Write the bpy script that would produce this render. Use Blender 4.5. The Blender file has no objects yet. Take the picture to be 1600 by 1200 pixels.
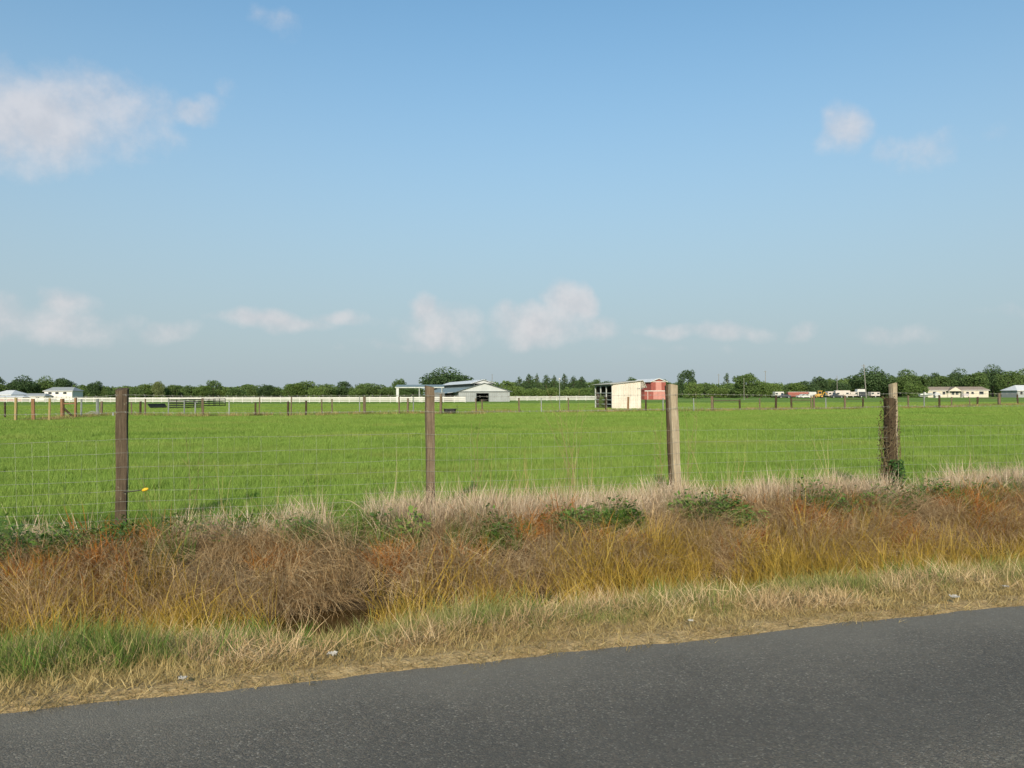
import bpy, math, random
import numpy as np
from mathutils import Vector, Matrix, noise

random.seed(7); rng = np.random.default_rng(7)
R = math.radians
scene = bpy.context.scene
C = scene.collection

# ------------------------------------------------------------------ camera, sky, sun, exposure
F = 1256.0                       # focal length in photograph pixels (1600 wide)
EYE = 1.55
cam_d = bpy.data.cameras.new('camera'); cam = bpy.data.objects.new('camera', cam_d); C.objects.link(cam)
cam_d.sensor_width = 36.0; cam_d.lens = 36.0 * F / 1600.0; cam_d.clip_start = 0.05; cam_d.clip_end = 9000
cam.matrix_world = (Matrix.Translation((0, 0, EYE)) @ Matrix.Rotation(R(90 + 0.73), 4, 'X')
                    @ Matrix.Rotation(R(-0.17), 4, 'Z'))
scene.camera = cam

SUN_EL, SUN_AZ = R(25.0), R(7.0)     # low sun behind the camera, a little to its left
sun_vec = Vector((-math.sin(SUN_AZ) * math.cos(SUN_EL), -math.cos(SUN_AZ) * math.cos(SUN_EL), math.sin(SUN_EL)))
sd = bpy.data.lights.new('sun', 'SUN'); so = bpy.data.objects.new('sun', sd); C.objects.link(so)
sd.energy = 4.4; sd.angle = R(0.6); sd.color = (1.0, 0.85, 0.66)
so.rotation_euler = (-sun_vec).to_track_quat('-Z', 'Y').to_euler(); so.location = (-3, -30, 20)

world = bpy.data.worlds.new('World'); scene.world = world; world.use_nodes = True
wt = world.node_tree; wt.nodes.clear()
world.cycles.sampling_method = 'MANUAL'; world.cycles.sample_map_resolution = 256
scene.cycles.max_bounces = 4; scene.cycles.diffuse_bounces = 2; scene.cycles.glossy_bounces = 1; scene.cycles.transmission_bounces = 2
SKY_STRENGTH = 0.10
scene.view_settings.view_transform = 'Standard'; scene.view_settings.look = 'None'
scene.view_settings.gamma = 1.0; scene.view_settings.use_curve_mapping = False
scene.view_settings.exposure = 0.55

class NT:
    """small node-tree helper"""
    def __init__(s, t): s.t = t
    def n(s, kind, **kw):
        nd = s.t.nodes.new(kind)
        for k, v in kw.items(): setattr(nd, k, v)
        return nd
    def link(s, a, b): s.t.links.new(a, b)
    def setin(s, sock, v):
        if isinstance(v, bpy.types.NodeSocket): s.t.links.new(v, sock)
        else: sock.default_value = v
    def math(s, op, a, b=0.0, c=None, clamp=False):
        nd = s.n('ShaderNodeMath', operation=op); nd.use_clamp = clamp
        s.setin(nd.inputs[0], a); s.setin(nd.inputs[1], b)
        if c is not None: s.setin(nd.inputs[2], c)
        return nd.outputs[0]
    def ramp(s, f, stops, interp='LINEAR'):
        nd = s.n('ShaderNodeValToRGB'); nd.color_ramp.interpolation = interp
        el = nd.color_ramp.elements
        while len(el) < len(stops): el.new(0.5)
        for e, (p, c) in zip(el, stops):
            e.position = p; e.color = (*c, 1) if len(c) == 3 else c
        s.setin(nd.inputs[0], f); return nd.outputs[0]
    def mix(s, f, a, b, blend='MIX'):
        nd = s.n('ShaderNodeMix', data_type='RGBA', blend_type=blend)
        s.setin(nd.inputs[0], f); s.setin(nd.inputs[6], a if isinstance(a, bpy.types.NodeSocket) else (*a, 1))
        s.setin(nd.inputs[7], b if isinstance(b, bpy.types.NodeSocket) else (*b, 1)); return nd.outputs[2]
    def noise(s, vec, scale, detail=4, rough=0.55, out=0):
        nd = s.n('ShaderNodeTexNoise'); nd.inputs['Scale'].default_value = scale
        nd.inputs['Detail'].default_value = detail; nd.inputs['Roughness'].default_value = rough
        if vec is not None: s.link(vec, nd.inputs['Vector'])
        return nd.outputs[out]
    def smooth(s, v, a, b):
        nd = s.n('ShaderNodeMapRange', interpolation_type='SMOOTHSTEP')
        s.setin(nd.inputs[0], v); nd.inputs[1].default_value = a; nd.inputs[2].default_value = b
        return nd.outputs[0]

def build_sky():
    w = NT(wt)
    out = w.n('ShaderNodeOutputWorld'); bg = w.n('ShaderNodeBackground')
    bg.inputs['Strength'].default_value = SKY_STRENGTH
    sky = w.n('ShaderNodeTexSky', sky_type='NISHITA', sun_disc=False)
    sky.sun_elevation = SUN_EL; sky.sun_rotation = math.pi + SUN_AZ
    sky.air_density = 1.0; sky.dust_density = 2.2; sky.ozone_density = 1.0; sky.altitude = 10
    tc = w.n('ShaderNodeTexCoord').outputs['Generated']
    sep = w.n('ShaderNodeSeparateXYZ'); w.link(tc, sep.inputs[0])
    x, y, z = sep.outputs
    el = w.math('ARCSINE', z); az = w.math('ARCTAN2', x, y)
    # summer haze: the air near the horizon is greyer and flatter all the way round
    haze = w.math('POWER', 2.718, w.math('MULTIPLY', w.math('MULTIPLY', el, el), -1 / R(19.5) ** 2))
    base = w.mix(w.math('MULTIPLY', haze, 0.90), w.mix(1.0, sky.outputs[0], SKY_TINT, 'MULTIPLY'), HAZE_COL)
    # clouds: soft heaps at their own bearing and height, broken up by noise
    warp = w.n('ShaderNodeTexNoise'); warp.inputs['Scale'].default_value = 9; warp.inputs['Detail'].default_value = 3
    warp.inputs['Roughness'].default_value = 0.6
    w.link(tc, warp.inputs['Vector'])
    ws = w.n('ShaderNodeSeparateColor'); w.link(warp.outputs['Color'], ws.inputs[0])
    waz = w.math('ADD', az, w.math('MULTIPLY', w.math('SUBTRACT', ws.outputs[0], 0.5), 0.075))
    wel = w.math('ADD', el, w.math('MULTIPLY', w.math('SUBTRACT', ws.outputs[1], 0.5), 0.05))
    field = None
    def ang(px, py): return math.atan((px - 800) / F), math.atan((616 - (px - 800) * .003 - py) / F * math.cos(math.atan((px - 800) / F)))
    blobs = []
    for px, py, rx, ry, st in [
            (20, 180, 145, 62, .9), (150, 158, 105, 42, .75), (185, 198, 85, 40, .55), (290, 168, 40, 20, .62), (322, 152, 30, 16, .45), (350, 132, 22, 18, .42), (60, 222, 130, 28, .5),
            (425, 22, 40, 18, .45), (440, 45, 30, 18, .25), (-60, 150, 90, 60, .7),
            (1312, 205, 32, 34, .8), (1440, 230, 75, 26, .5), (1560, 205, 70, 12, .2),
            (60, 505, 110, 26, .7), (105, 475, 38, 24, .75), (-40, 500, 90, 35, .7), (262, 520, 36, 18, .55), (425, 505, 85, 15, .75), (530, 497, 60, 12, .6),
            (663, 485, 28, 26, .8), (690, 510, 62, 34, .75), (640, 535, 90, 10, .4), (840, 510, 80, 34, .85), (890, 480, 40, 36, .95), (800, 495, 30, 20, .7), (930, 515, 45, 22, .6),
            (1050, 517, 50, 12, .6), (1130, 515, 70, 14, .6), (1250, 518, 28, 18, .65), (1400, 518, 62, 15, .5), (1570, 485, 60, 12, .4), (520, 545, 22, 10, .3), (1000, 545, 160, 10, .25)]:
        a, e = ang(px, py); blobs.append((a, e, rx * .92 / F, ry * .88 / F, st))
    r2 = random.Random(3)
    for k in range(7):                      # the same kind of clouds round the rest of the horizon
        blobs.append((R(50 + 260 * k / 6 + r2.uniform(-6, 6)), R(r2.choice([5, 6, 8, 17])), r2.uniform(.05, .12), r2.uniform(.015, .04), r2.uniform(.5, .9)))
    for a, e, ra, re, st in blobs:
        if a > math.pi: a -= 2 * math.pi
        dx = w.math('MULTIPLY', w.math('SUBTRACT', waz, a), 1 / ra)
        dy = w.math('MULTIPLY', w.math('SUBTRACT', wel, e), 1 / re)
        d2 = w.math('MULTIPLY_ADD', dx, dx, w.math('MULTIPLY', dy, dy))
        v = w.math('MULTIPLY_ADD', d2, -.42 * st, st)
        field = v if field is None else w.math('SMOOTH_MAX', field, v, .12)
    nz = w.noise(tc, 26, 4, 0.62)
    dens = w.smooth(w.math('ADD', field, w.math('MULTIPLY', w.math('SUBTRACT', nz, 0.5), 0.85)), 0.16, 1.0)
    up = w.n('ShaderNodeVectorMath', operation='ADD'); w.link(tc, up.inputs[0]); up.inputs[1].default_value = (-.004, -.004, .016)
    relief = w.math('SUBTRACT', nz, w.noise(up.outputs[0], 26, 3, 0.62))
    ccol = w.mix(w.smooth(relief, -.22, .22), CLOUD_LO, CLOUD_HI)
    col = w.mix(w.math('MULTIPLY', dens, 0.72), base, ccol)
    w.link(col, bg.inputs['Color']); w.link(bg.outputs[0], out.inputs['Surface'])
SKY_TINT = (0.73, 1.16, 1.27)
HAZE_COL = (3.0, 3.5, 3.85)
CLOUD_LO = (4.5, 4.35, 4.5); CLOUD_HI = (5.2, 4.95, 5.0)
build_sky()

# ------------------------------------------------------------------ frame of the place
A = R(17.5); CA, SA = math.cos(A), math.sin(A)
OY = 4.82                        # the road's far edge crosses the view axis here
FIELD = -0.13
def W(s, p): return (s * CA - p * SA, OY + s * SA + p * CA)
def SP(x, y): return (x * CA + (y - OY) * SA, -x * SA + (y - OY) * CA)
PROF_P = [-3000, -7.4, -6.9, -6.6, -0.05, 0.12, 0.6, 1.5, 2.1, 2.5, 3.05, 3.4, 4.1, 4.8, 5.4, 6.2, 3000]
PROF_Z = [-0.1, -0.1, -0.03, -0.05, -0.05, -0.01, -0.06, -0.25, -0.46, -0.60, -0.62, -0.48, -0.20, -0.10, -0.12, FIELD, FIELD]
def ground_z(x, y):
    s, p = SP(x, y)
    z = float(np.interp(p, PROF_P, PROF_Z))
    if 0.2 < p < 7:
        k = min(1, (p - .2) / 1.0) * min(1, (7 - p) / 1.0)
        z += k * (0.10 * noise.noise((s * .55, p * .8, 3.1)) + 0.05 * noise.noise((s * 1.7, p * 1.9, 8.3)))
    elif p >= 7:
        z += 0.03 * noise.noise((s * .12, p * .12, 1.0)) * min(1, (p - 7) / 5)
    return z
def hy(px): return 616 - (px - 800) * .003
def X(px, Z): return (px - 800) / F * Z
def Zh(px, py, Z): return EYE - (py - hy(px)) / F * Z         # height of a pixel at depth Z
def depth_of_base(px, py): return (EYE - FIELD) * F / (py - hy(px))

# ------------------------------------------------------------------ helpers
def tag(o, label=None, cat=None, group=None, kind=None):
    if label: o['label'] = label
    if cat: o['category'] = cat
    if group: o['group'] = group
    if kind: o['kind'] = kind
    return o
def mesh_obj(name, verts, faces, mat, parent=None, smooth=False, coll=None):
    me = bpy.data.meshes.new(name); me.from_pydata([tuple(v) for v in verts], [], faces); me.update()
    if mat: me.materials.append(mat)
    if smooth: me.polygons.foreach_set('use_smooth', [True] * len(me.polygons))
    o = bpy.data.objects.new(name, me); (coll or C).objects.link(o)
    if parent: o.parent = parent
    return o
def empty(name, loc, rz=0.0):
    o = bpy.data.objects.new(name, None); o.empty_display_size = 0.3; C.objects.link(o)
    o.location = loc; o.rotation_euler = (0, 0, rz); return o
def dup(o, parent=None):
    c = o.copy(); C.objects.link(c); c.parent = parent
    for ch in o.children: dup(ch, c)
    return c
class MB:
    def __init__(s): s.v = []; s.f = []
    def add(s, v, f):
        b = len(s.v); s.v += [tuple(q) for q in v]; s.f += [tuple(i + b for i in q) for q in f]; return s
    def box(s, x0, x1, y0, y1, z0, z1):
        v = [(x, y, z) for z in (z0, z1) for x, y in ((x0, y0), (x1, y0), (x1, y1), (x0, y1))]
        return s.add(v, [(3, 2, 1, 0), (4, 5, 6, 7), (0, 1, 5, 4), (1, 2, 6, 5), (2, 3, 7, 6), (3, 0, 4, 7)])
    def slab(s, quad, t):
        """quad of 4 points given a thickness t along its normal"""
        q = [Vector(a) for a in quad]; n = (q[1] - q[0]).cross(q[2] - q[0]).normalized() * t
        v = q + [a + n for a in q]
        return s.add(v, [(3, 2, 1, 0), (4, 5, 6, 7), (0, 1, 5, 4), (1, 2, 6, 5), (2, 3, 7, 6), (3, 0, 4, 7)])
    def prism(s, poly, y0, y1):
        """x-z polygon pushed along y"""
        n = len(poly); v = [(x, y0, z) for x, z in poly] + [(x, y1, z) for x, z in poly]
        return s.add(v, [tuple(range(n))[::-1], tuple(range(n, 2 * n))] + [(i, (i + 1) % n, n + (i + 1) % n, n + i) for i in range(n)])
    def tube(s, pts, rad, seg=6, caps=True):
        pts = [Vector(q) for q in pts]; n = len(pts)
        rads = rad if isinstance(rad, (list, tuple)) else [rad] * n
        v = []; up = Vector((0, 0, 1))
        for i, q in enumerate(pts):
            d = (pts[min(i + 1, n - 1)] - pts[max(i - 1, 0)]).normalized()
            a = d.cross(up)
            if a.length < 1e-3: a = d.cross(Vector((1, 0, 0)))
            a.normalize(); b = d.cross(a)
            for k in range(seg):
                t = 2 * math.pi * k / seg
                v.append(q + (a * math.cos(t) + b * math.sin(t)) * rads[i])
        f = [(i * seg + k, i * seg + (k + 1) % seg, (i + 1) * seg + (k + 1) % seg, (i + 1) * seg + k) for i in range(n - 1) for k in range(seg)]
        if caps: f += [tuple(range(seg))[::-1], tuple(range((n - 1) * seg, n * seg))]
        return s.add(v, f)
    def wheel(s, x, y, z, r, w, seg=14):
        """disc with its axle along x"""
        return s.tube([(x - w / 2, y, z), (x - w / 2 + .02, y, z), (x + w / 2 - .02, y, z), (x + w / 2, y, z)], [r * .92, r, r, r * .92], seg)
    def build(s, name, mat, parent=None, smooth=False): return mesh_obj(name, s.v, s.f, mat, parent, smooth)

# ------------------------------------------------------------------ materials
MATS = {}
def material(name):
    m = bpy.data.materials.new(name); m.use_nodes = True; m.node_tree.nodes.clear()
    t = NT(m.node_tree); out = t.n('ShaderNodeOutputMaterial'); b = t.n('ShaderNodeBsdfPrincipled')
    t.link(b.outputs[0], out.inputs['Surface']); MATS[name] = m
    return m, t, b, out
def bump(t, b, h, strength, dist):
    n = t.n('ShaderNodeBump'); n.inputs['Strength'].default_value = strength; n.inputs['Distance'].default_value = dist
    t.link(h, n.inputs['Height']); t.link(n.outputs[0], b.inputs['Normal'])
def plain(name, col, rough=.7, var=.25, scale=1.5, metal=0.0, stain=None, spec=.3):
    """painted, sheet or weathered surface: uneven colour, faint dirt streaks and relief"""
    m, t, b, out = material(name)
    pos = t.n('ShaderNodeTexCoord').outputs['Object']
    n1 = t.noise(pos, scale, 5, .6)
    mp = t.n('ShaderNodeMapping'); mp.inputs['Scale'].default_value = (4, 4, .35); t.link(pos, mp.inputs[0])
    n2 = t.noise(mp.outputs[0], scale * 1.3, 4, .6)
    f = t.smooth(t.math('ADD', t.math('MULTIPLY', n1, .6), t.math('MULTIPLY', n2, .4)), .3, .7)
    lo = tuple(c * (1 - var) for c in col) if stain is None else stain
    t.link(t.mix(f, lo, col), b.inputs['Base Color'])
    b.inputs['Roughness'].default_value = rough; b.inputs['Metallic'].default_value = metal
    b.inputs['Specular IOR Level'].default_value = spec
    bump(t, b, n1, .25, .02)
    return m
def blade_mat(name, cols, transl=.35, var=.35):
    """grass blades: colour from the blade's own tint and the clump's own random number"""
    m, t, b, out = material(name)
    at = t.n('ShaderNodeAttribute', attribute_name='tint').outputs['Fac']
    k = len(cols)
    col = t.ramp(at, [(i / (k - 1), c) for i, c in enumerate(cols)])
    t.link(col, b.inputs['Base Color']); b.inputs['Roughness'].default_value = .6
    b.inputs['Specular IOR Level'].default_value = .25
    tr = t.n('ShaderNodeBsdfTranslucent'); t.link(col, tr.inputs['Color'])
    mx = t.n('ShaderNodeMixShader'); mx.inputs[0].default_value = transl
    t.link(b.outputs[0], mx.inputs[1]); t.link(tr.outputs[0], mx.inputs[2]); t.link(mx.outputs[0], out.inputs['Surface'])
    return m
def leaf_mat(name, lo, hi):
    m, t, b, out = material(name)
    pos = t.n('ShaderNodeTexCoord').outputs['Object']
    rnd = t.n('ShaderNodeObjectInfo').outputs['Random']
    at = t.n('ShaderNodeAttribute', attribute_name='tint').outputs['Fac']
    f = t.math('ADD', t.math('MULTIPLY', at, .6), t.math('MULTIPLY', rnd, .4))
    col = t.mix(f, lo, hi); t.link(col, b.inputs['Base Color'])
    b.inputs['Roughness'].default_value = .6; b.inputs['Specular IOR Level'].default_value = .2
    tr = t.n('ShaderNodeBsdfTranslucent'); t.link(col, tr.inputs['Color'])
    mx = t.n('ShaderNodeMixShader'); mx.inputs[0].default_value = .25
    t.link(b.outputs[0], mx.inputs[1]); t.link(tr.outputs[0], mx.inputs[2]); t.link(mx.outputs[0], out.inputs['Surface'])
    return m
def wood_mat(name, c0, c1, c2, scale=1.0):
    m, t, b, out = material(name)
    pos = t.n('ShaderNodeTexCoord').outputs['Object']
    mp = t.n('ShaderNodeMapping'); mp.inputs['Scale'].default_value = (30 * scale, 30 * scale, 1.6 * scale); t.link(pos, mp.inputs[0])
    g = t.noise(mp.outputs[0], 2.2, 6, .65); big = t.noise(pos, 3.5 * scale, 5, .6)
    col = t.ramp(t.math('ADD', t.math('MULTIPLY', g, .65), t.math('MULTIPLY', big, .45)), [(.35, c0), (.55, c1), (.75, c2)])
    lich = t.smooth(t.noise(pos, 11 * scale, 6, .7), .60, .72)
    t.link(t.mix(t.math('MULTIPLY', lich, .55), col, (.30, .31, .22)), b.inputs['Base Color'])
    b.inputs['Roughness'].default_value = .9; b.inputs['Specular IOR Level'].default_value = .15
    bump(t, b, g, .8, .012)
    return m

def ground_mat():
    m, t, b, out = material('ground')
    pos = t.n('ShaderNodeNewGeometry').outputs['Position']
    dot = t.n('ShaderNodeVectorMath', operation='DOT_PRODUCT'); t.link(pos, dot.inputs[0]); dot.inputs[1].default_value = (-SA, CA, 0)
    p = t.math('SUBTRACT', dot.outputs['Value'], OY * CA)
    n1 = t.noise(pos, .9, 6, .6); n2 = t.noise(pos, 9, 6, .65); n3 = t.noise(pos, .045, 4, .55); n4 = t.noise(pos, 70, 4, .7)
    pj = t.math('ADD', p, t.math('MULTIPLY', t.math('SUBTRACT', n1, .5), 1.2))
    dirt = t.ramp(n2, [(.3, (.06, .042, .022)), (.55, (.15, .105, .055)), (.75, (.26, .19, .10))])
    grit = t.ramp(t.math('ADD', t.math('MULTIPLY', n4, .7), t.math('MULTIPLY', n2, .35)), [(.35, (.16, .11, .055)), (.55, (.33, .24, .12)), (.72, (.45, .35, .20))])
    gf = t.math('ADD', t.math('MULTIPLY', n3, .55), t.math('MULTIPLY', n1, .45))
    green = t.ramp(gf, [(.35, (.09, .165, .026)), (.5, (.12, .20, .032)), (.68, (.17, .245, .05))])
    green = t.mix(t.math('MULTIPLY', n2, .35), green, (.07, .11, .02))
    a = t.mix(t.smooth(pj, .5, 1.1), grit, dirt)
    wet_shade = t.math('MULTIPLY', t.smooth(pj, 1.7, 2.4), t.smooth(pj, 4.6, 3.6))     # damp ditch soil, its black also painting shade into gaps under the bank grass
    a = t.mix(t.math('MULTIPLY', wet_shade, .85), a, (.028, .020, .012))
    t.link(t.mix(t.smooth(pj, 5.0, 6.2), a, green), b.inputs['Base Color'])
    b.inputs['Roughness'].default_value = .95; b.inputs['Specular IOR Level'].default_value = .1
    bump(t, b, n2, .7, .06)
    return m
def road_mat():
    m, t, b, out = material('asphalt')
    pos = t.n('ShaderNodeNewGeometry').outputs['Position']
    dot = t.n('ShaderNodeVectorMath', operation='DOT_PRODUCT'); t.link(pos, dot.inputs[0]); dot.inputs[1].default_value = (-SA, CA, 0)
    p = t.math('SUBTRACT', dot.outputs['Value'], OY * CA)
    def chips(scale):
        vo = t.n('ShaderNodeTexVoronoi'); vo.inputs['Scale'].default_value = scale; t.link(pos, vo.inputs['Vector'])
        vs = t.n('ShaderNodeSeparateColor'); t.link(vo.outputs['Color'], vs.inputs[0]); return vo, vs
    vo, vs = chips(115); vo2, vs2 = chips(70)
    big = t.noise(pos, .8, 6, .6); mid = t.noise(pos, 9, 6, .75); fine = t.noise(pos, 190, 3, .7)
    pj = t.math('ADD', p, t.math('MULTIPLY', t.math('SUBTRACT', big, .5), 1.4))
    binder = t.ramp(t.math('ADD', t.math('MULTIPLY', mid, .5), t.math('MULTIPLY', big, .5)), [(.32, (.054, .050, .043)), (.52, (.082, .076, .065)), (.72, (.118, .109, .092))])
    stone = t.ramp(vs.outputs[0], [(0, (.050, .046, .040)), (.3, (.085, .082, .076)), (.55, (.115, .104, .080)), (.75, (.13, .105, .085)), (.92, (.16, .15, .13)), (1, (.27, .25, .21))])
    grit = t.ramp(vs2.outputs[0], [(0, (.050, .044, .036)), (.4, (.11, .098, .072)), (.7, (.15, .12, .092)), (.9, (.19, .17, .13)), (1, (.32, .29, .23))])
    # chips are bedded in bitumen along the wheel path and stand out, brown and coarse, towards the crown of the road
    coarse = t.math('MULTIPLY_ADD', t.smooth(pj, -1.3, -2.6), .55, .12)
    col = t.mix(t.math('MULTIPLY', t.smooth(vs.outputs[1], .1, .5), .75), binder, stone)
    col = t.mix(t.math('MULTIPLY', t.smooth(vs2.outputs[1], .25, .6), coarse), col, grit)
    col = t.mix(t.math('MULTIPLY', t.smooth(pj, -.9, .1), .45), col, (.18, .165, .135))     # dusty outer strip
    track = t.math('MULTIPLY', t.smooth(t.math('ABSOLUTE', t.math('ADD', pj, 1.35)), .65, .1), .30)
    col = t.mix(track, col, (.045, .043, .040))
    t.link(col, b.inputs['Base Color'])
    b.inputs['Roughness'].default_value = .82; b.inputs['Specular IOR Level'].default_value = .3
    h = t.math('ADD', t.math('MULTIPLY', t.math('SUBTRACT', 1.0, vo.outputs['Distance']), .6), t.math('MULTIPLY', fine, .4))
    bump(t, b, h, .8, .006)
    return m
def water_mat():
    m, t, b, out = material('water')
    b.inputs['Base Color'].default_value = (.045, .028, .010, 1); b.inputs['Roughness'].default_value = .06
    pos = t.n('ShaderNodeNewGeometry').outputs['Position']
    bump(t, b, t.noise(pos, 14, 3, .5), .08, .01)
    return m

# ------------------------------------------------------------------ ground, road, ditch water
def axis(parts):
    a = []
    for lo, hi, st in parts: a += list(np.arange(lo, hi - 1e-6, st))
    return a + [parts[-1][1]]
def grid_mesh(name, ss, ps, zf, mat):
    verts = []
    for p in ps:
        for s in ss:
            x, y = W(s, p); verts.append((x, y, zf(x, y, s, p)))
    n = len(ss)
    faces = [(j * n + i, j * n + i + 1, (j + 1) * n + i + 1, (j + 1) * n + i) for j in range(len(ps) - 1) for i in range(n - 1)]
    return mesh_obj(name, verts, faces, mat, smooth=True)
ss = axis([(-4000, -400, 600), (-400, -60, 20), (-60, -14, 2), (-14, 24, .3), (24, 80, 2), (80, 400, 20), (400, 4000, 600)])
ps = axis([(-4000, -200, 600), (-200, -12, 20), (-12, -6.4, .3), (-6.4, -.3, .6), (-.3, 8, .14), (8, 20, 1), (20, 140, 4), (140, 500, 30), (500, 5000, 500)])
tag(grid_mesh('ground', ss, ps, lambda x, y, s, p: ground_z(x, y), ground_mat()), 'green pasture and brown roadside verge reaching to the horizon', 'ground', kind='structure')
rs = axis([(-4000, -60, 300), (-60, -14, 2), (-14, 24, .12), (24, 80, 2), (80, 4000, 300)])
def road_edge(s, p):
    return .05 * noise.noise((s * 1.1, 1, 0)) + .035 * noise.noise((s * 5.2, 2, 0)) + .02 * noise.noise((s * 17, 5, 0))
def road():
    verts = []; rows = [-6.7, -6.66, -5, -3.3, -1.6, -.25, -.02, .02]; n = len(rs)
    for j, p in enumerate(rows):
        for s in rs:
            q = p + (road_edge(s, p) if j in (5, 6, 7) else 0)
            x, y = W(s, q); verts.append((x, y, -.06 if j in (0, 7) else (.0 - .006 * (j == 6) + .02 * (1 - abs(p + 3.3) / 3.3) - .02)))
    faces = [(j * n + i, j * n + i + 1, (j + 1) * n + i + 1, (j + 1) * n + i) for j in range(len(rows) - 1) for i in range(n - 1)]
    tag(mesh_obj('road', verts, faces, road_mat()), 'grey chip sealed asphalt country road along the bottom', 'road', kind='structure')
road()
def ditch():
    v = []; sl = axis([(-60, -14, 4), (-14, 24, .5), (24, 80, 4)])
    for s in sl:
        for p in (2.0, 3.6):
            x, y = W(s, p); v.append((x, y, -.525))
    f = [(2 * i, 2 * i + 2, 2 * i + 3, 2 * i + 1) for i in range(len(sl) - 1)]
    tag(mesh_obj('ditch_water', v, f, water_mat()), 'dark brown standing water at the bottom of the roadside ditch', 'water', kind='structure')
ditch()
# ------------------------------------------------------------------ near fence
wood_brown = wood_mat('weathered brown wood', (.05, .037, .025), (.115, .085, .058), (.20, .16, .11))
wood_grey = wood_mat('weathered grey wood', (.12, .095, .065), (.26, .215, .15), (.38, .33, .25))
wood_dark = wood_mat('dark old wood', (.02, .014, .009), (.045, .032, .02), (.10, .075, .045))
wire_mat = plain('galvanised wire', (.33, .33, .30), .55, .4, 6, .2)
dark_metal = plain('dark metal rod', (.05, .045, .04), .6, .3, 8, .4)
yellow_pl = plain('yellow plastic', (.60, .36, .02), .5, .15, 10)
vine_mat = plain('dry vine', (.26, .20, .10), .85, .45, 9)
def rough_post(name, h, w0, w1, mat, parent, lean=(0, 0), seed=0, rot=0.0, chamfer=.22, top_cut=.015, split=0.0):
    """old hand split post: uneven square section, wandering edges, weathered top"""
    r = random.Random(seed); rows = 15; cols = 12; v = []; f = []
    for j in range(rows):
        t = j / (rows - 1); z = -.15 + t * (h + .15); w = w0 + (w1 - w0) * t
        ox, oy = lean[0] * t + .006 * noise.noise((seed, t * 3, 0)), lean[1] * t + .006 * noise.noise((seed, t * 3, 9))
        for k in range(cols):
            a = 2 * math.pi * (k + .5) / cols; c, s = math.cos(a), math.sin(a)
            q = 1.0 / max(abs(c), abs(s)); q = q * (1 - chamfer) + 1.12 * chamfer
            rr = w / 2 * q * (1 + .10 * noise.noise((seed * 3.1 + c * 1.6, s * 1.6, z * 2.4)) + .05 * noise.noise((seed + c * 6, s * 6, z * 9)))
            dz = 0
            if j == rows - 1: dz = -top_cut * (1 + math.sin(a + seed)) + .012 * noise.noise((seed * 7, k * 1.3, 1))
            x, y = c * rr, s * rr
            v.append((ox + x * math.cos(rot) - y * math.sin(rot), oy + x * math.sin(rot) + y * math.cos(rot), z + dz))
    for j in range(rows - 1):
        for k in range(cols): f.append((j * cols + k, j * cols + (k + 1) % cols, (j + 1) * cols + (k + 1) % cols, (j + 1) * cols + k))
    v.append((lean[0], lean[1], h - top_cut)); n = len(v) - 1; b = (rows - 1) * cols
    for k in range(cols): f.append((b + k, b + (k + 1) % cols, n))
    return mesh_obj(name, v, f, mat, parent)
# (px of base, px lean at top, depth, top y) ; four posts twelve feet apart, and the next ones just outside the picture
near_posts = [(-418, 0, 8.4, 609), (190, 1, 9.43, 606), (673, -2, 10.5, 602), (1057, -7, 11.5, 600), (1397, -2, 12.57, 598), (1700, 0, 13.6, 597)]
nf = empty('roadside_fence', (X(190, 9.43), 9.43, FIELD))
tag(nf, 'rusting woven wire fence on weathered wooden posts between the ditch and the green field', 'fence')
O3 = nf.location
post_xy = []
wood_deep = wood_mat('deep brown wood', (.028, .021, .015), (.068, .050, .034), (.125, .096, .066))
mats_ = [wood_brown, wood_deep, wood_brown, wood_grey, wood_grey, wood_brown]
widths = [(.13, .125), (.118, .128), (.105, .108), (.115, .118), (.085, .092), (.12, .12)]
labs = [None, 'brown weathered post with a pale mossy top, yellow insulator beside it', 'thin brown post with pale grey edges in front of the grey barn',
        'pale grey leaning post just right of the red barn', 'grey post wrapped in dry vines on its left side', None]
for i, (px, ln, Z, ty) in enumerate(near_posts):
    x, y = X(px, Z), Z; top = Zh(px, ty, Z)
    z0 = ground_z(x, y)
    o = rough_post('post', top - z0, *widths[i], mats_[i], nf, (ln / F * Z, 0), seed=11 + i * 5, rot=A)
    o.location = Vector((x, y, z0)) - O3
    if labs[i]: o['label'] = labs[i]
    post_xy.append((x, y, top, z0))
# dark old slab fixed to the left side of the third and fourth posts
for i, (w, h, off, ml) in {3: (.045, 1.60, -.075, (-.07, 0)), 4: (.15, 1.60, -.105, (.0, 0))}.items():
    x, y, top, z0 = post_xy[i]
    o = rough_post('old_slab', h if i == 4 else top - z0 - .01, w, w * .9, wood_dark, nf, ml, seed=60 + i, rot=A, chamfer=.5)
    o.location = Vector((x + off * CA, y + off * SA + (.03 if i == 3 else -.03), z0)) - O3
    o['label'] = 'dark rotten slab against the side of the post'
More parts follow.
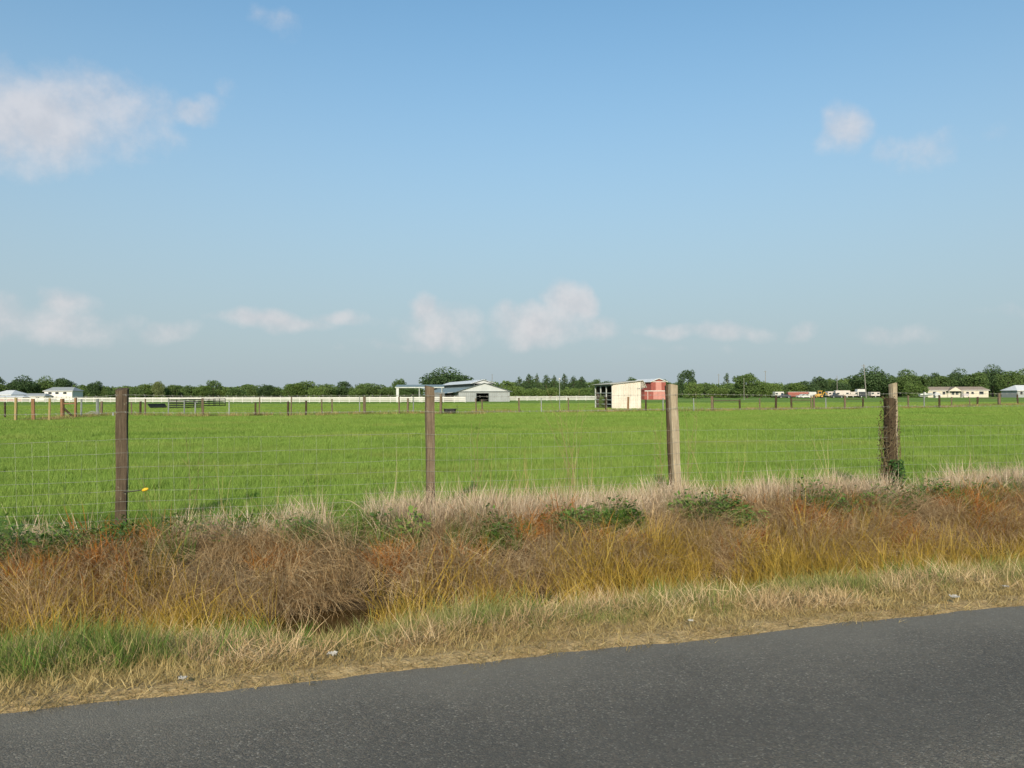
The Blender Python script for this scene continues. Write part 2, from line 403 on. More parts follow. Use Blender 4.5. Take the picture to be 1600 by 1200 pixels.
# strands
def strand_pts(h, side=-.068, sag=.012, seed=0):
    pts = []
    for i in range(len(post_xy) - 1):
        x0, y0, t0, b0 = post_xy[i]; x1, y1, t1, b1 = post_xy[i + 1]
        n = 18
        for k in range(n + (i == len(post_xy) - 2)):
            t = k / n; x = x0 + (x1 - x0) * t; y = y0 + (y1 - y0) * t
            base = FIELD + .035 + .012 * math.sin(i * 2.1)
            z = base + h - sag * 4 * t * (1 - t) + .010 * noise.noise((x * 1.3, h * 7, seed)) + .018 * noise.noise((x * .35, h * 3, 4))
            pts.append((x - side * SA - O3.x, y + side * CA - O3.y, z - O3.z))
    return pts
LEVELS = [.04, .115, .20, .295, .40, .52, .655, .80, .96, 1.13]
for h in LEVELS:
    MB().tube(strand_pts(h), .0015, 4).build('line_wire', wire_mat, nf)
for h in (1.44, 1.64):
    pts = strand_pts(h, sag=.02, seed=3); mb = MB().tube(pts, .0017, 4)
    for a, b in zip(pts[:-1], pts[1:]):                # barbs every span
        for t in (.25, .75):
            q = Vector(a).lerp(Vector(b), t)
            mb.tube([q + Vector((-.008, 0, -.014)), q + Vector((.008, 0, .014))], .0014, 3)
            mb.tube([q + Vector((.008, .004, -.014)), q + Vector((-.008, -.004, .014))], .0014, 3)
    tag(mb.build('barbed_wire', wire_mat, nf), kind='stuff')
stay = MB(); cols_ = [strand_pts(h) for h in (LEVELS[0], LEVELS[4], LEVELS[7], LEVELS[-1])]
tot = len(cols_[0]); r_ = random.Random(5)
d = .165; acc = 0.0
for i in range(tot - 1):
    a = [Vector(c[i]) for c in cols_]; b = [Vector(c[i + 1]) for c in cols_]
    L = (b[0] - a[0]).length; t = acc
    while t < L:
        jit = r_.uniform(-.012, .012)
        stay.tube([p.lerp(q, min(1, max(0, (t + jit * (k - 1.5)) / L))) for k, (p, q) in enumerate(zip(a, b))], .0009, 3, False); t += d
    acc = t - L
tag(stay.build('stay_wires', wire_mat, nf), kind='stuff')
# offset insulator on the first post
x, y, top, z0 = post_xy[1]
ins = MB().tube([(0, 0, 0), (.12, -.01, .01), (.235, -.02, .03)], [.008, .006, .006], 6).build('insulator_rod', dark_metal, nf)
ins.location = Vector((x + .05, y - .05, Zh(198, 768, 9.43))) - O3
hd = MB().tube([(.225, -.02, .022), (.24, -.02, .024), (.265, -.02, .034), (.29, -.02, .040), (.30, -.02, .040)], [.008, .017, .020, .015, .006], 10).build('insulator_head', yellow_pl, ins, True)
hd['label'] = 'bright yellow plastic insulator'
# vine on the fourth post
def vine():
    x, y, top, z0 = post_xy[4]; r = random.Random(4)
    e = empty('dry_vine', (x - .12, y - .03, z0)); tag(e, 'tangle of dry brown vine climbing the right hand fence post', 'vine')
    st = MB()
    for k in range(34):
        zz = r.uniform(.1, .9); ph = r.uniform(0, 6.28); pts = []; rad = r.uniform(.08, .15); turn = r.uniform(-6, 6)
        n = 12; hh = r.uniform(.4, .9)
        for j in range(n):
            t = j / (n - 1); a = ph + turn * t
            pts.append((.02 + math.cos(a) * rad * 1.1, -.02 + math.sin(a) * rad * .8, min(1.62, zz + hh * t) + .03 * math.sin(t * 17 + k)))
        st.tube(pts, [.006 * (1 - .6 * j / n) for j in range(n)], 4)
    tag(st.build('stem', plain('dark vine', (.15, .115, .06), .85, .5, 9), e), kind='stuff')
    lv = MB()
    for k in range(1300):
        z = r.random() ** 1.2 * 1.62; a = r.uniform(0, 6.28); rad = r.uniform(.08, .18) * (1 if z < 1.3 else .8)
        c = Vector((math.cos(a) * rad, math.sin(a) * rad * .8 - .02, z)); u = Vector((r.uniform(-1, 1), r.uniform(-1, 1), r.uniform(-1, 1))).normalized() * r.uniform(.008, .019)
        q = u.orthogonal().normalized() * u.length * .7
        lv.add([c - u, c + q, c + u, c - q], [(0, 1, 2, 3)])
    tag(lv.build('dead_leaves', plain('dead leaves', (.07, .052, .020), .9, .6, 20), e), kind='stuff')
    g = MB()
    for k in range(1300):
        a = r.uniform(0, 6.28); rr = r.random() ** .5 * .19; zz = r.random() ** 1.3 * .62
        c = Vector((.06 + math.cos(a) * rr * (1 - zz * .6), -.07 + math.sin(a) * rr, zz + .02)); u = Vector((r.uniform(-1, 1), r.uniform(-1, .4), r.uniform(-.3, 1))).normalized() * r.uniform(.018, .034)
        q = u.orthogonal().normalized() * u.length * .55
        g.add([c - u, c + q, c + u, c - q], [(0, 1, 2, 3)])
    tag(g.build('green_leaves', leaf_mat('vine leaf', (.03, .075, .018), (.08, .16, .035)), e), kind='stuff')
vine()

# ------------------------------------------------------------------ paddock fence beyond the field
tan_wood = wood_mat('new yellow wood', (.17, .125, .055), (.25, .19, .09), (.31, .25, .13))
orange_wood = wood_mat('reddish treated wood', (.12, .065, .036), (.19, .105, .056), (.25, .16, .09))
grey_post = plain('grey steel post', (.25, .27, .26), .6, .3, 4, .3)
pf = empty('paddock_fence', (0, 62, FIELD)); tag(pf, 'long wire fence on mixed thin wooden posts across the far side of the near pasture', 'fence')
PO = Vector((0, 62, FIELD))
# (px, top y, base y, width px, wood)
far_posts = [(8, 628, 655, 3, 'd'), (24.5, 621, 660, 4.5, 't'), (52.5, 623, 659, 6, 'o'), (77, 622, 659.5, 4, 't'), (98, 623, 655.5, 6, 'o'), (118, 621.5, 655.5, 4, 'o'), (127, 624, 654, 3, 'g'),
             (153, 623, 650.5, 5, 'g'), (158.6, 627, 650.5, 4, 'b'), (177, 644, 651, 3, 'g'), (206, 628, 650, 2.5, 'b'), (219.5, 627, 650, 3.5, 'd'), (227, 623, 650, 2.5, 'b'), (263, 622, 650, 2, 'g'), (288, 625, 650.5, 2, 'g'),
             (305, 628, 651, 2.2, 'g'), (317, 622, 652, 4, 'b'), (358, 626, 651, 2, 'g'), (399, 629, 651, 3.5, 'd'), (405, 621, 650, 2, 'b'), (450, 627, 651.5, 3.5, 'd'), (454.6, 620, 650, 2.2, 'b'), (478, 626, 651, 3.6, 'd'), (503, 624, 650, 2, 'b'),
             (519, 623, 648.5, 2.5, 'b'), (562, 620, 648, 1.6, 'g'), (569.5, 619.5, 648.5, 4.5, 'b'), (624, 620, 648, 2.4, 'b'), (637, 622, 647.5, 3.5, 'b'), (646, 620, 647, 1.6, 'g'), (688.6, 615.7, 648, 4.6, 'b'), (744, 622, 648, 2.4, 'b'),
             (753.5, 624, 645, 2.2, 'b'), (811, 622, 645, 2.8, 'b'), (846, 622, 645, 2, 'g'), (888, 621, 645, 2.2, 'b'), (946.6, 620, 644.5, 2.4, 'd'), (981, 620, 643.5, 3.6, 'o'), (1009, 624, 643, 3, 'd'), (1036, 622, 643, 2, 'g'),
             (1084, 622, 643, 1.8, 'g'), (1113, 619, 643, 4.6, 'b'), (1156, 624, 641.5, 3, 'd'), (1187, 622, 641, 2.2, 'b'), (1212, 617, 642, 3.4, 'd'), (1236.5, 621, 640.5, 3.6, 'd'), (1267.5, 618, 640, 2.4, 'b'), (1271.5, 617, 640, 3.4, 'b'),
             (1290.5, 621, 639.5, 2, 'g'), (1320, 617.5, 640, 3.2, 'b'), (1348, 622, 638.5, 2.6, 'd'), (1384, 620, 638.5, 2, 'b'), (1419, 617.5, 638.5, 2.6, 'b'), (1444, 612, 638, 1.8, 'g'), (1467.5, 617, 638, 3.4, 'd'), (1486.5, 620, 636.5, 2.4, 'b'),
             (1515, 621, 636, 1.8, 'b'), (1527, 620, 634.5, 3.2, 'd'), (1561, 614, 634, 4.5, 'b'), (1590, 616, 633, 3, 'd'), (1640, 616, 632, 3, 'd'), (-40, 624, 661, 4, 'd')]
far_posts.sort()
pm = {'d': wood_dark, 'b': wood_brown, 't': tan_wood, 'o': orange_wood, 'g': grey_post}
fxyz = {}
proto = {}
for k in pm:
    proto[k] = None
for i, (px, ty, by, wpx, k) in enumerate(far_posts):
    Z = depth_of_base(px, by); x = X(px, Z); g = ground_z(x, Z); h = Zh(px, ty, Z) - g; w = max(.05, wpx / F * Z * .8)
    if proto[k] is None:
        o = rough_post('post', 1.0, 1.0, .97, pm[k], pf, (0, 0), seed=i + 30, top_cut=.01, chamfer=.45); proto[k] = o.data
    else:
        o = bpy.data.objects.new('post', proto[k]); C.objects.link(o); o.parent = pf
    o.location = Vector((x, Z, g)) - PO; o.scale = (w, w, h); o.rotation_euler = (random.uniform(-.03, .03), random.uniform(-.03, .03), random.uniform(0, 3))
    if k == 't': o['label'] = 'pale yellow new wooden post'
    if k == 'o': o['label'] = 'reddish brown post'
    fxyz[px] = (x, Z, g, h)
def fence_line(h, every=1):
    pts = []
    for p in far_posts:
        if p[0] in (177, 981, 8): continue
        x, y, g, hh = fxyz[p[0]]; pts.append((x - PO.x, y - PO.y, g + min(h, hh - .03) - PO.z))
    return pts
for h in (.22, .5, .8, 1.08, 1.33):
    MB().tube(fence_line(h), .004, 3).build('line_wire', wire_mat, pf)
def rail(p0, p1, y0, y1, mat, r=.045):
    a, b = fxyz[p0], fxyz[p1]
    MB().tube([(a[0] - PO.x, a[1] - PO.y, Zh(p0, y0, a[1]) - PO.z), (b[0] - PO.x, b[1] - PO.y, Zh(p1, y1, b[1]) - PO.z)], r, 6).build('brace_rail', mat, pf)
rail(98, 118, 631, 630, orange_wood, .05); rail(1113, 1156, 626, 626, wood_brown); rail(1236.5, 1267.5, 625, 625, wood_brown); rail(1320, 1348, 623.7, 623.5, wood_brown); rail(1527, 1561, 622, 622, wood_brown)
a, b = fxyz[98], fxyz[118]
o = MB().tube([(a[0] - PO.x, a[1] - PO.y, Zh(101, 636, a[1]) - PO.z), (b[0] - PO.x, b[1] - PO.y, Zh(115, 655, b[1]) - PO.z)], .07, 6).build('brace_pole', wood_dark, pf); o['label'] = 'black diagonal brace pole'
# coil of loose grey wire hung on the fence
def coil():
    Z = 63.0; e = empty('wire_coil', (X(146, Z), Z, ground_z(X(146, Z), Z))); tag(e, 'heap of tangled grey wire at the foot of the paddock fence', 'wire'); r = random.Random(2); mb = MB()
    for k in range(16):
        c = Vector((r.uniform(-.3, .3), r.uniform(-.15, .15), r.uniform(.15, .32))); rad = r.uniform(.16, .34); tl = r.uniform(-.6, .6)
        mb.tube([c + Vector((math.cos(a) * rad, math.sin(a) * rad * math.sin(tl), math.sin(a) * rad * .6)) for a in np.linspace(0, 6.28, 18)], .009, 4)
    tag(mb.build('loops', wire_mat, e), kind='stuff')
coil()
# black stock trough
def trough():
    Z = 67.5; x = X(703, Z); g = ground_z(x, Z)
    e = empty('stock_trough', (x, Z, g), .05); tag(e, 'black rubber stock trough standing in the grass by the paddock fence', 'trough')
    black = plain('black rubber', (.025, .026, .025), .55, .35, 3)
    n = 28; v = []; f = []
    rows = [(.40, 0), (.47, .06), (.50, .42), (.54, .46), (.54, .50), (.49, .50), (.46, .44), (.42, .12), (0.01, .10)]
    for r_, z in rows:
        for k in range(n):
            a = 2 * math.pi * k / n; c, s = math.cos(a), math.sin(a); q = (abs(c) ** 4 + abs(s) ** 4) ** -.25
            v.append((c * q * r_ * 1.02, s * q * r_ * .7, z))
    for j in range(len(rows) - 1):
        for k in range(n): f.append((j * n + k, j * n + (k + 1) % n, (j + 1) * n + (k + 1) % n, (j + 1) * n + k))
    mesh_obj('tub', v, f, black, e, True)
    w = MB().add([(math.cos(t) * .42, math.sin(t) * .29, .36) for t in np.linspace(0, 6.1, 16)], [tuple(range(16))]).build('water', MATS['water'], e)
    mb = MB().tube([(.60, 0, 0), (.60, 0, .55), (.58, 0, .72), (.63, 0, .80)], [.022, .022, .03, .012], 6); mb.build('fill_pipe', dark_metal, e)
    for sx in (-.3, .3): MB().box(sx - .08, sx + .08, -.42, -.36, .28, .36).build('handle', black, e)
trough()

# ------------------------------------------------------------------ white rail fence
white_v = plain('white vinyl', (.52, .51, .49), .5, .12, .6, stain=(.42, .41, .385))
def white_fence(name, ends, label, H=1.12, gap=2.44):
    (pa, Za), (pb, Zb) = ends
    a = Vector((X(pa, Za), Za, FIELD)); b = Vector((X(pb, Zb), Zb, FIELD)); L = (b - a).length; n = int(L / gap)
    e = empty(name, a, math.atan2(b.y - a.y, b.x - a.x)); tag(e, label, 'fence')
    post = None
    for i in range(n + 1):
        x = i * L / n
        if post is None:
            post = MB().box(-.065, .065, -.065, .065, 0, H + .10).add([(-.085, -.085, H + .10), (.085, -.085, H + .10), (.085, .085, H + .10), (-.085, .085, H + .10), (0, 0, H + .16)], [(0, 1, 4), (1, 2, 4), (2, 3, 4), (3, 0, 4), (3, 2, 1, 0)]).build('post', white_v, e); o = post
        else:
            o = bpy.data.objects.new('post', post.data); C.objects.link(o); o.parent = e
        o.location = (x, 0, 0)
    for z in (.16, .48, .80, 1.0):
        MB().box(0, L, -.022, .022, z - .0, z + .19 if z < .9 else z + .15).build('rail', white_v, e)
white_fence('white_rail_fence', ((-60, 208), (727, 170)), 'long white rail fence running from the left edge to the grey barn')
white_fence('white_rail_fence', ((792, 205), (945, 212)), 'white rail fence between the grey barn and the cream shelter')
# dark pipe corral panels stacked on edge
pipe_mat = plain('dark painted pipe', (.018, .021, .017), .6, .35, 2, .0)
pipe_light = plain('pale galvanised pipe', (.30, .31, .28), .5, .3, 2, .3)
def panel(px0, px1, Z0, Z1, h, mat, label, tilt=0.0, rails=5, mid=1):
    a = Vector((X(px0, Z0), Z0, FIELD)); b = Vector((X(px1, Z1), Z1, FIELD)); L = (b - a).length
    e = empty('corral_panel', a, math.atan2(b.y - a.y, b.x - a.x)); e.rotation_euler = (tilt, 0, e.rotation_euler[2]); tag(e, label, 'corral panel', 'pipe corral panels beyond the paddock fence')
    for k in range(rails):
        z = .18 + (h - .22) * k / (rails - 1); MB().tube([(0, 0, z), (L * .5, .01, z - .015), (L, 0, z)], .075, 6).build('rail', mat, e)
    for k in range(mid + 2):
        x = L * k / (mid + 1); MB().tube([(x, 0, 0), (x, 0, h + .04)], .05, 6).build('upright', mat, e)
panel(236, 262, 101, 104, .75, pipe_mat, 'dark corral panel tipped over at the left end of the row', tilt=-.7, rails=4)
panel(263, 289, 100, 101, 1.12, pipe_mat, 'dark corral panel standing second from the left of the row')
panel(289, 317, 101.5, 104, 1.15, pipe_mat, 'dark corral panel standing in the middle of the row')
panel(317, 336, 116, 118, 1.15, pipe_mat, 'dark corral panel set further back than its neighbours', rails=4)
panel(334, 352, 119, 121, 1.15, pipe_mat, 'dark corral panel at the right end of the row', rails=4)

# dead weeds tall enough to stand clear of the wire
def dead_weed(px, Z, tips, label, seed):
    x = X(px, Z); g = ground_z(x, Z); e = empty('dead_weed', (x, Z, g)); tag(e, label, 'weed'); r = random.Random(seed)
    for tx, ty in tips:
        h = Zh(tx, ty, Z) - g; dx = (tx - px) / F * Z; pts = []
        for j in range(9):
            t = j / 8; pts.append((dx * t ** 1.8 + .02 * math.sin(t * 9 + tx), .05 * math.sin(t * 5 + ty), h * (t if t < .8 else .8 + (t - .8) * .8) + .0))
        mb = MB().tube(pts, [.0035 * (1 - .7 * j / 8) for j in range(9)], 4)
        for k in range(7):
            q = Vector(pts[3 + k % 5]); mb.tube([q, q + Vector((r.uniform(-.12, .12), r.uniform(-.05, .05), r.uniform(.03, .14)))], [.002, .001], 3)
        mb.build('stem', vine_mat, e)
dead_weed(893, 11.15, [(852, 592), (866, 604), (905, 600), (884, 618), (920, 612), (840, 618)], 'tall dead weed with arching stems left of the cream shelter', 1)
dead_weed(1030, 11.5, [(1036, 618), (1018, 640), (1045, 655), (1026, 668)], 'dry weed stems just left of the leaning pale post', 2)
dead_weed(742, 10.75, [(738, 655), (752, 640), (762, 690)], 'thin dead weed right of the thin brown post', 3)
dead_weed(1075, 11.7, [(1088, 604), (1070, 625), (1096, 618)], 'dry curling weed right of the leaning pale post', 4)
dead_weed(300, 9.75, [(292, 668), (318, 690)], 'thin dead weed between the two left posts', 5)
# ------------------------------------------------------------------ buildings
m_white_roof = plain('white sheet roof', (.58, .59, .60), .45, .12, .5, .1)
m_green_roof = plain('dull galvanised roof', (.20, .25, .25), .5, .25, .5, .2)
m_grey_wall = plain('pale grey sheet wall', (.27, .29, .30), .6, .2, .5)
m_grey_wall2 = plain('light grey gable', (.40, .42, .43), .6, .15, .5)
m_trim = plain('dark slate trim', (.10, .12, .12), .6, .2, 1)
m_cream = plain('cream sheet wall', (.55, .51, .455), .65, .16, .7, stain=(.43, .39, .335))
m_cream_roof = plain('faded cream roof', (.42, .40, .35), .6, .25, .8)
m_red = plain('faded barn red', (.27, .075, .06), .75, .3, .8)
m_pink = plain('sun bleached red', (.47, .21, .18), .75, .25, .8)
m_whitep = plain('white paint', (.58, .57, .545), .6, .12, .8)
m_beige = plain('beige siding', (.48, .44, .37), .7, .12, .6)
m_brown_roof = plain('brown shingle', (.22, .18, .15), .85, .25, 1)
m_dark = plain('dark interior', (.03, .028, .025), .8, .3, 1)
m_glass, _t, _b, _o = material('window glass'); _b.inputs['Base Color'].default_value = (.02, .025, .03, 1); _b.inputs['Roughness'].default_value = .08
m_steel = plain('pale steel', (.42, .45, .44), .5, .2, 1, .3)

def ribbed(name, x0, x1, z0, z1f, mat, parent, pitch=.3, depth=.03, y=0.0, axis_y=False):
    """ribbed sheet wall; z1f(x) gives the top edge"""
    n = max(2, int(round((x1 - x0) / pitch))); v = []; f = []
    for i in range(n):
        a = x0 + (x1 - x0) * i / n; w = (x1 - x0) / n
        for dx, dy in ((0, 0), (.62 * w, 0), (.70 * w, -depth), (.92 * w, -depth)): v.append((a + dx, y + dy))
    v.append((x1, y)); m = len(v)
    vv = [(q[1], q[0], z0) if axis_y else (q[0], q[1], z0) for q in v] + [(q[1], q[0], z1f(q[0])) if axis_y else (q[0], q[1], z1f(q[0])) for q in v]
    ff = [(i, i + 1, m + i + 1, m + i) if not axis_y else (i + 1, i, m + i, m + i + 1) for i in range(m - 1)]
    # back face so that the sheet has thickness
    b = len(vv); th = .02
    vv += [(q[0] + (th if axis_y else 0), q[1] + (0 if axis_y else th), q[2]) for q in vv]
    ff += [tuple(i + b for i in reversed(q)) for q in ff]
    ff += [(m + i, m + i + 1, b + m + i + 1, b + m + i) for i in range(m - 1)]
    return mesh_obj(name, vv, ff, mat, parent)

def grey_barn():
    Z = 182.0; e = empty('grey_barn', (X(757, Z), Z, FIELD), R(14.7)); tag(e, 'large grey metal barn with a raised white roof and dark doorway', 'barn')
    D = 44; hw = 5.9; ev = 2.25; ap = 4.15
    # front wall in pieces round the doorway
    ribbed('wall', -hw, -1.9, 0, lambda x: ev, m_grey_wall, e, .45, .05)
    ribbed('wall', .95, hw, 0, lambda x: ev, m_grey_wall, e, .45, .05)
    MB().box(-1.9, .95, -.03, .02, 1.95, ev).build('door_lintel', m_grey_wall, e)
    MB().box(-2.0, -1.86, -.09, .03, 0, 1.95).build('door_jamb', m_trim, e); MB().box(.91, 1.05, -.09, .03, 0, 1.95).build('door_jamb', m_trim, e)
    MB().prism([(-hw, ev + .12), (hw, ev + .12), (0, ap)], .0, .05).build('gable', m_grey_wall2, e)
    MB().box(-hw - .5, hw + .6, -.22, .06, ev, ev + .12).build('eave_trim', m_trim, e)
    # barge boards
    for s in (-1, 1):
        MB().slab([(0, -.25, ap + .02), (s * (hw + .6), -.25, ev - .05), (s * (hw + .6), .05, ev - .05), (0, .05, ap + .02)][::s], .12).build('barge_board', m_trim, e)
    # long side walls and back
    for x in (-hw, hw): ribbed('wall', .05, D, 0, lambda q: ev, m_grey_wall, e, .6, .05, x, True)
    MB().box(-hw, hw, D, D + .05, 0, ev).build('wall', m_grey_wall, e)
    # lower roofs
    for s in (-1, 1):
        z_at = lambda x: ap + .06 - (ap - ev) * abs(x) / hw
        q = [(s * 2.3, .06, z_at(2.3)), (s * (hw + .6), .06, z_at(hw + .6)), (s * (hw + .6), D, z_at(hw + .6)), (s * 2.3, D, z_at(2.3))]
        MB().slab(q if s > 0 else q[::-1], .06).build('roof', m_green_roof, e)
        q = [(0, .06, z_at(0)), (s * 2.3, .06, z_at(2.3)), (s * 2.3, 1.5, z_at(2.3)), (0, 1.5, z_at(0))]
        MB().slab(q if s > 0 else q[::-1], .06).build('roof', m_white_roof, e)
        # clerestory wall and raised roof
        MB().box(s * 2.0 - .04, s * 2.0 + .04, 1.6, D, 3.2, 4.35).build('clerestory', m_trim, e)
        q = [(0, 1.2, 5.0), (s * 2.9, 1.2, 4.1), (s * 2.9, D, 4.1), (0, D, 5.0)]
        MB().slab(q if s > 0 else q[::-1], .07).build('raised_roof', m_white_roof, e)
    MB().prism([(-2.6, 4.16), (2.6, 4.16), (0, 4.96)], 1.62, 1.68).build('raised_gable', m_grey_wall2, e)
    # stall partitions inside the doorway
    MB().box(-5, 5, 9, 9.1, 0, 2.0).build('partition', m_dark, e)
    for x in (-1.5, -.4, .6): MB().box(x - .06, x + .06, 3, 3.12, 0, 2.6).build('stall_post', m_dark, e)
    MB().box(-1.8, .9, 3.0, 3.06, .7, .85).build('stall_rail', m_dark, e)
    # lean-to on the left side
    MB().slab([(-hw - .05, 4, 2.2), (-hw - .05, 20, 2.2), (-hw - 3.6, 20, 1.75), (-hw - 3.6, 4, 1.75)], .06).build('lean_to_roof', m_steel, e)
    for y in (4.2, 12, 19.8): MB().box(-hw - 3.5, -hw - 3.4, y, y + .1, 0, 1.75).build('lean_to_post', m_dark, e)
    ribbed('lean_to_wall', 4.2, 19.8, 0, lambda q: 1.7, m_grey_wall, e, .6, .04, -hw - 3.0, True)
grey_barn()

def open_shelter():
    Z = 178.0; e = empty('open_shelter', (X(655, Z), Z, FIELD), R(4)); tag(e, 'open flat roofed steel shelter on white posts left of the grey barn', 'shelter')
    w = 5.0
    for x in (-w, -w + .45, 0, w):
        h = 3.25; MB().box(x - .06, x + .06, -.06, .06, 0, h).build('post', m_steel, e)
    for x in (-w, 0, w): MB().box(x - .09, x + .09, 5.4, 5.58, 0, 3.25).build('post', m_steel, e)
    MB().box(-w, -w + .45, -.02, .02, 0, 3.2).build('end_panel', m_steel, e)
    MB().box(-w - .3, w + .5, -.16, -.1, 3.14, 3.3).build('fascia', m_steel, e)
    MB().slab([(-w - .3, -.2, 3.33), (w + .5, -.2, 3.33), (w + .5, 6, 3.85), (-w - .3, 6, 3.85)], .08).build('roof', m_green_roof, e)
    t = empty('hay_trailer', (X(684, 174), 174, FIELD), R(10)); tag(t, 'dark flat trailer parked between the open shelter and the barn', 'trailer')
    MB().box(-1.6, 1.6, -1, 1, .75, 1.0).build('bed', m_dark, t); MB().box(-1.5, 1.4, -.8, .8, 1.0, 2.1).build('load', plain('grey tarp', (.16, .17, .17), .7, .5, 1.5), t)
    for y in (-.9, .9): MB().tube([(.3, y - .1, .4), (.3, y + .1, .4)], .4, 14).build('wheel', m_dark, t)
open_shelter()

def cream_shed():
    Z = 88.0; e = empty('field_shelter', (X(956, Z), Z, FIELD), R(12)); tag(e, 'cream ribbed metal field shelter with an open left side', 'shelter')
    L, D = 3.35, 6.1; top = lambda x: 2.74 + .34 * x / L
    # front wall as single cream sheets
    n = 4
    for i in range(n): ribbed('wall_sheet', L * i / n + .004, L * (i + 1) / n - .004, .02 + .03 * (i % 2), top, m_cream, e,   .28, .05, -.002 * (i % 2))
    ribbed('wall', 0, D, 0, lambda q: top(L), m_cream, e, .3, .03, L + .03, True)
    MB().box(.2, L, D - .04, D, 0, 2.70).build('back_wall', plain('shade dark boards', (.07, .06, .048), .9, .4, 2), e)  # back wall coloured dark to paint in the shade inside the shelter
    for y in (.06, 2.05, 4.05, 6.0): MB().box(0, .11, y - .055, y + .055, 0, 2.70).build('post', m_steel if y > .1 else m_whitep, e)
    for z in (.5, 1.0, 1.75): MB().box(.03, .07, .1, 6, z, z + .07).build('side_rail', m_steel, e)
    MB().box(-.02, .12, 0, D, 2.55, 2.70).build('header', m_trim, e)
    MB().slab([(-.25, -.22, 2.73), (L + .2, -.22, 3.13), (L + .2, D + .2, 3.13), (-.25, D + .2, 2.73)], .05).build('roof', m_cream_roof, e)
    MB().box(-.26, L + .2, -.235, -.222, 2.70, 2.735).build('drip_edge', m_whitep, e) if False else None
    MB().slab([(L + .2, -.22, 3.13), (L + .58, -.22, 2.36), (L + .58, D + .2, 2.36), (L + .2, D + .2, 3.13)], .045).build('hood', m_cream_roof, e)
    MB().add([(L + .04, -.03, 3.05), (L + .04, -.03, 2.32), (L + .55, -.03, 2.38), (L + .2, -.03, 3.1)], [(0, 1, 2, 3), (3, 2, 1, 0)]).build('hood_cheek', m_cream, e)
    MB().box(2.9, L + .28, -.02, .1, 2.22, 2.30).build('hood_batten', m_trim, e)
cream_shed()

def red_barn():
    Z = 232.0; e = empty('red_barn', (X(1029, Z), Z, FIELD), R(17)); tag(e, 'faded red barn with white trim and roof behind the cream shelter', 'barn')
    hw = 2.35; D = 13; ev = 5.1; ap = 6.0
    MB().prism([(-hw, 0), (hw, 0), (hw, ev), (0, ap - .1), (-hw, ev)], 0, .08).build('front_wall', m_red, e)
    MB().box(-hw - .0, -hw + .08, .08, D, 0, ev).build('side_wall', m_red, e); MB().box(hw - .08, hw, .08, D, 0, ev).build('side_wall', m_red, e)
    MB().box(-hw, hw, D, D + .08, 0, ev).build('back_wall', m_red, e)
    for s in (-1, 1):
        q = [(0, -.35, ap), (s * (hw + .45), -.35, ev - .1), (s * (hw + .45), D + .3, ev - .1), (0, D + .3, ap)]
        MB().slab(q if s > 0 else q[::-1], .1).build('roof', m_white_roof, e)
        MB().slab([(0, -.38, ap + .02), (s * (hw + .45), -.38, ev - .08), (s * (hw + .45), -.36, ev - .08), (0, -.36, ap + .02)][::s], .16).build('barge_board', m_whitep, e)
    MB().box(-hw - .02, hw + .02, -.06, .0, ev - .02, ev + .14).build('gable_trim', m_whitep, e)
    MB().box(-.95, .9, -.05, .0, 2.66, ev - .05).build('loft_door', m_pink, e)
    MB().box(-hw - 2.1, hw + 1.3, -.08, -.0, 2.42, 2.62).build('skirt_trim', m_whitep, e)
    for x0, x1 in ((-1.7, -.35), (-.31, .9), (.94, 2.2)): MB().box(x0, x1, -.06, .0, .05, 2.38).build('stable_door', m_pink, e)
    # low wings
    for s, w in ((-1, 2.1), (1, 1.3)):
        a, b = sorted((s * hw, s * (hw + w)))
        MB().box(a, b, .02, .1, 0, 2.42).build('wing_wall', m_red, e); MB().box(s * (hw + w) - .04, s * (hw + w) + .04, .1, D, 0, 2.42).build('wing_wall', m_red, e)
        q = [(s * hw, -.3, 3.35), (s * (hw + w + .3), -.3, 2.6), (s * (hw + w + .3), D, 2.6), (s * hw, D, 3.35)]
        if s > 0: MB().slab(q, .08).build('wing_roof', m_white_roof, e)
        else:
            q = [(s * hw, .1, 2.75), (s * (hw + w + .2), .1, 2.64), (s * (hw + w + .2), D, 2.64), (s * hw, D, 2.75)]
            MB().slab(q[::-1], .06).build('wing_roof', m_red, e)
    MB().box(-hw - 1.15, -hw - 1.05, -.05, .0, 0, 2.4).build('door_post', m_whitep, e)
red_barn()

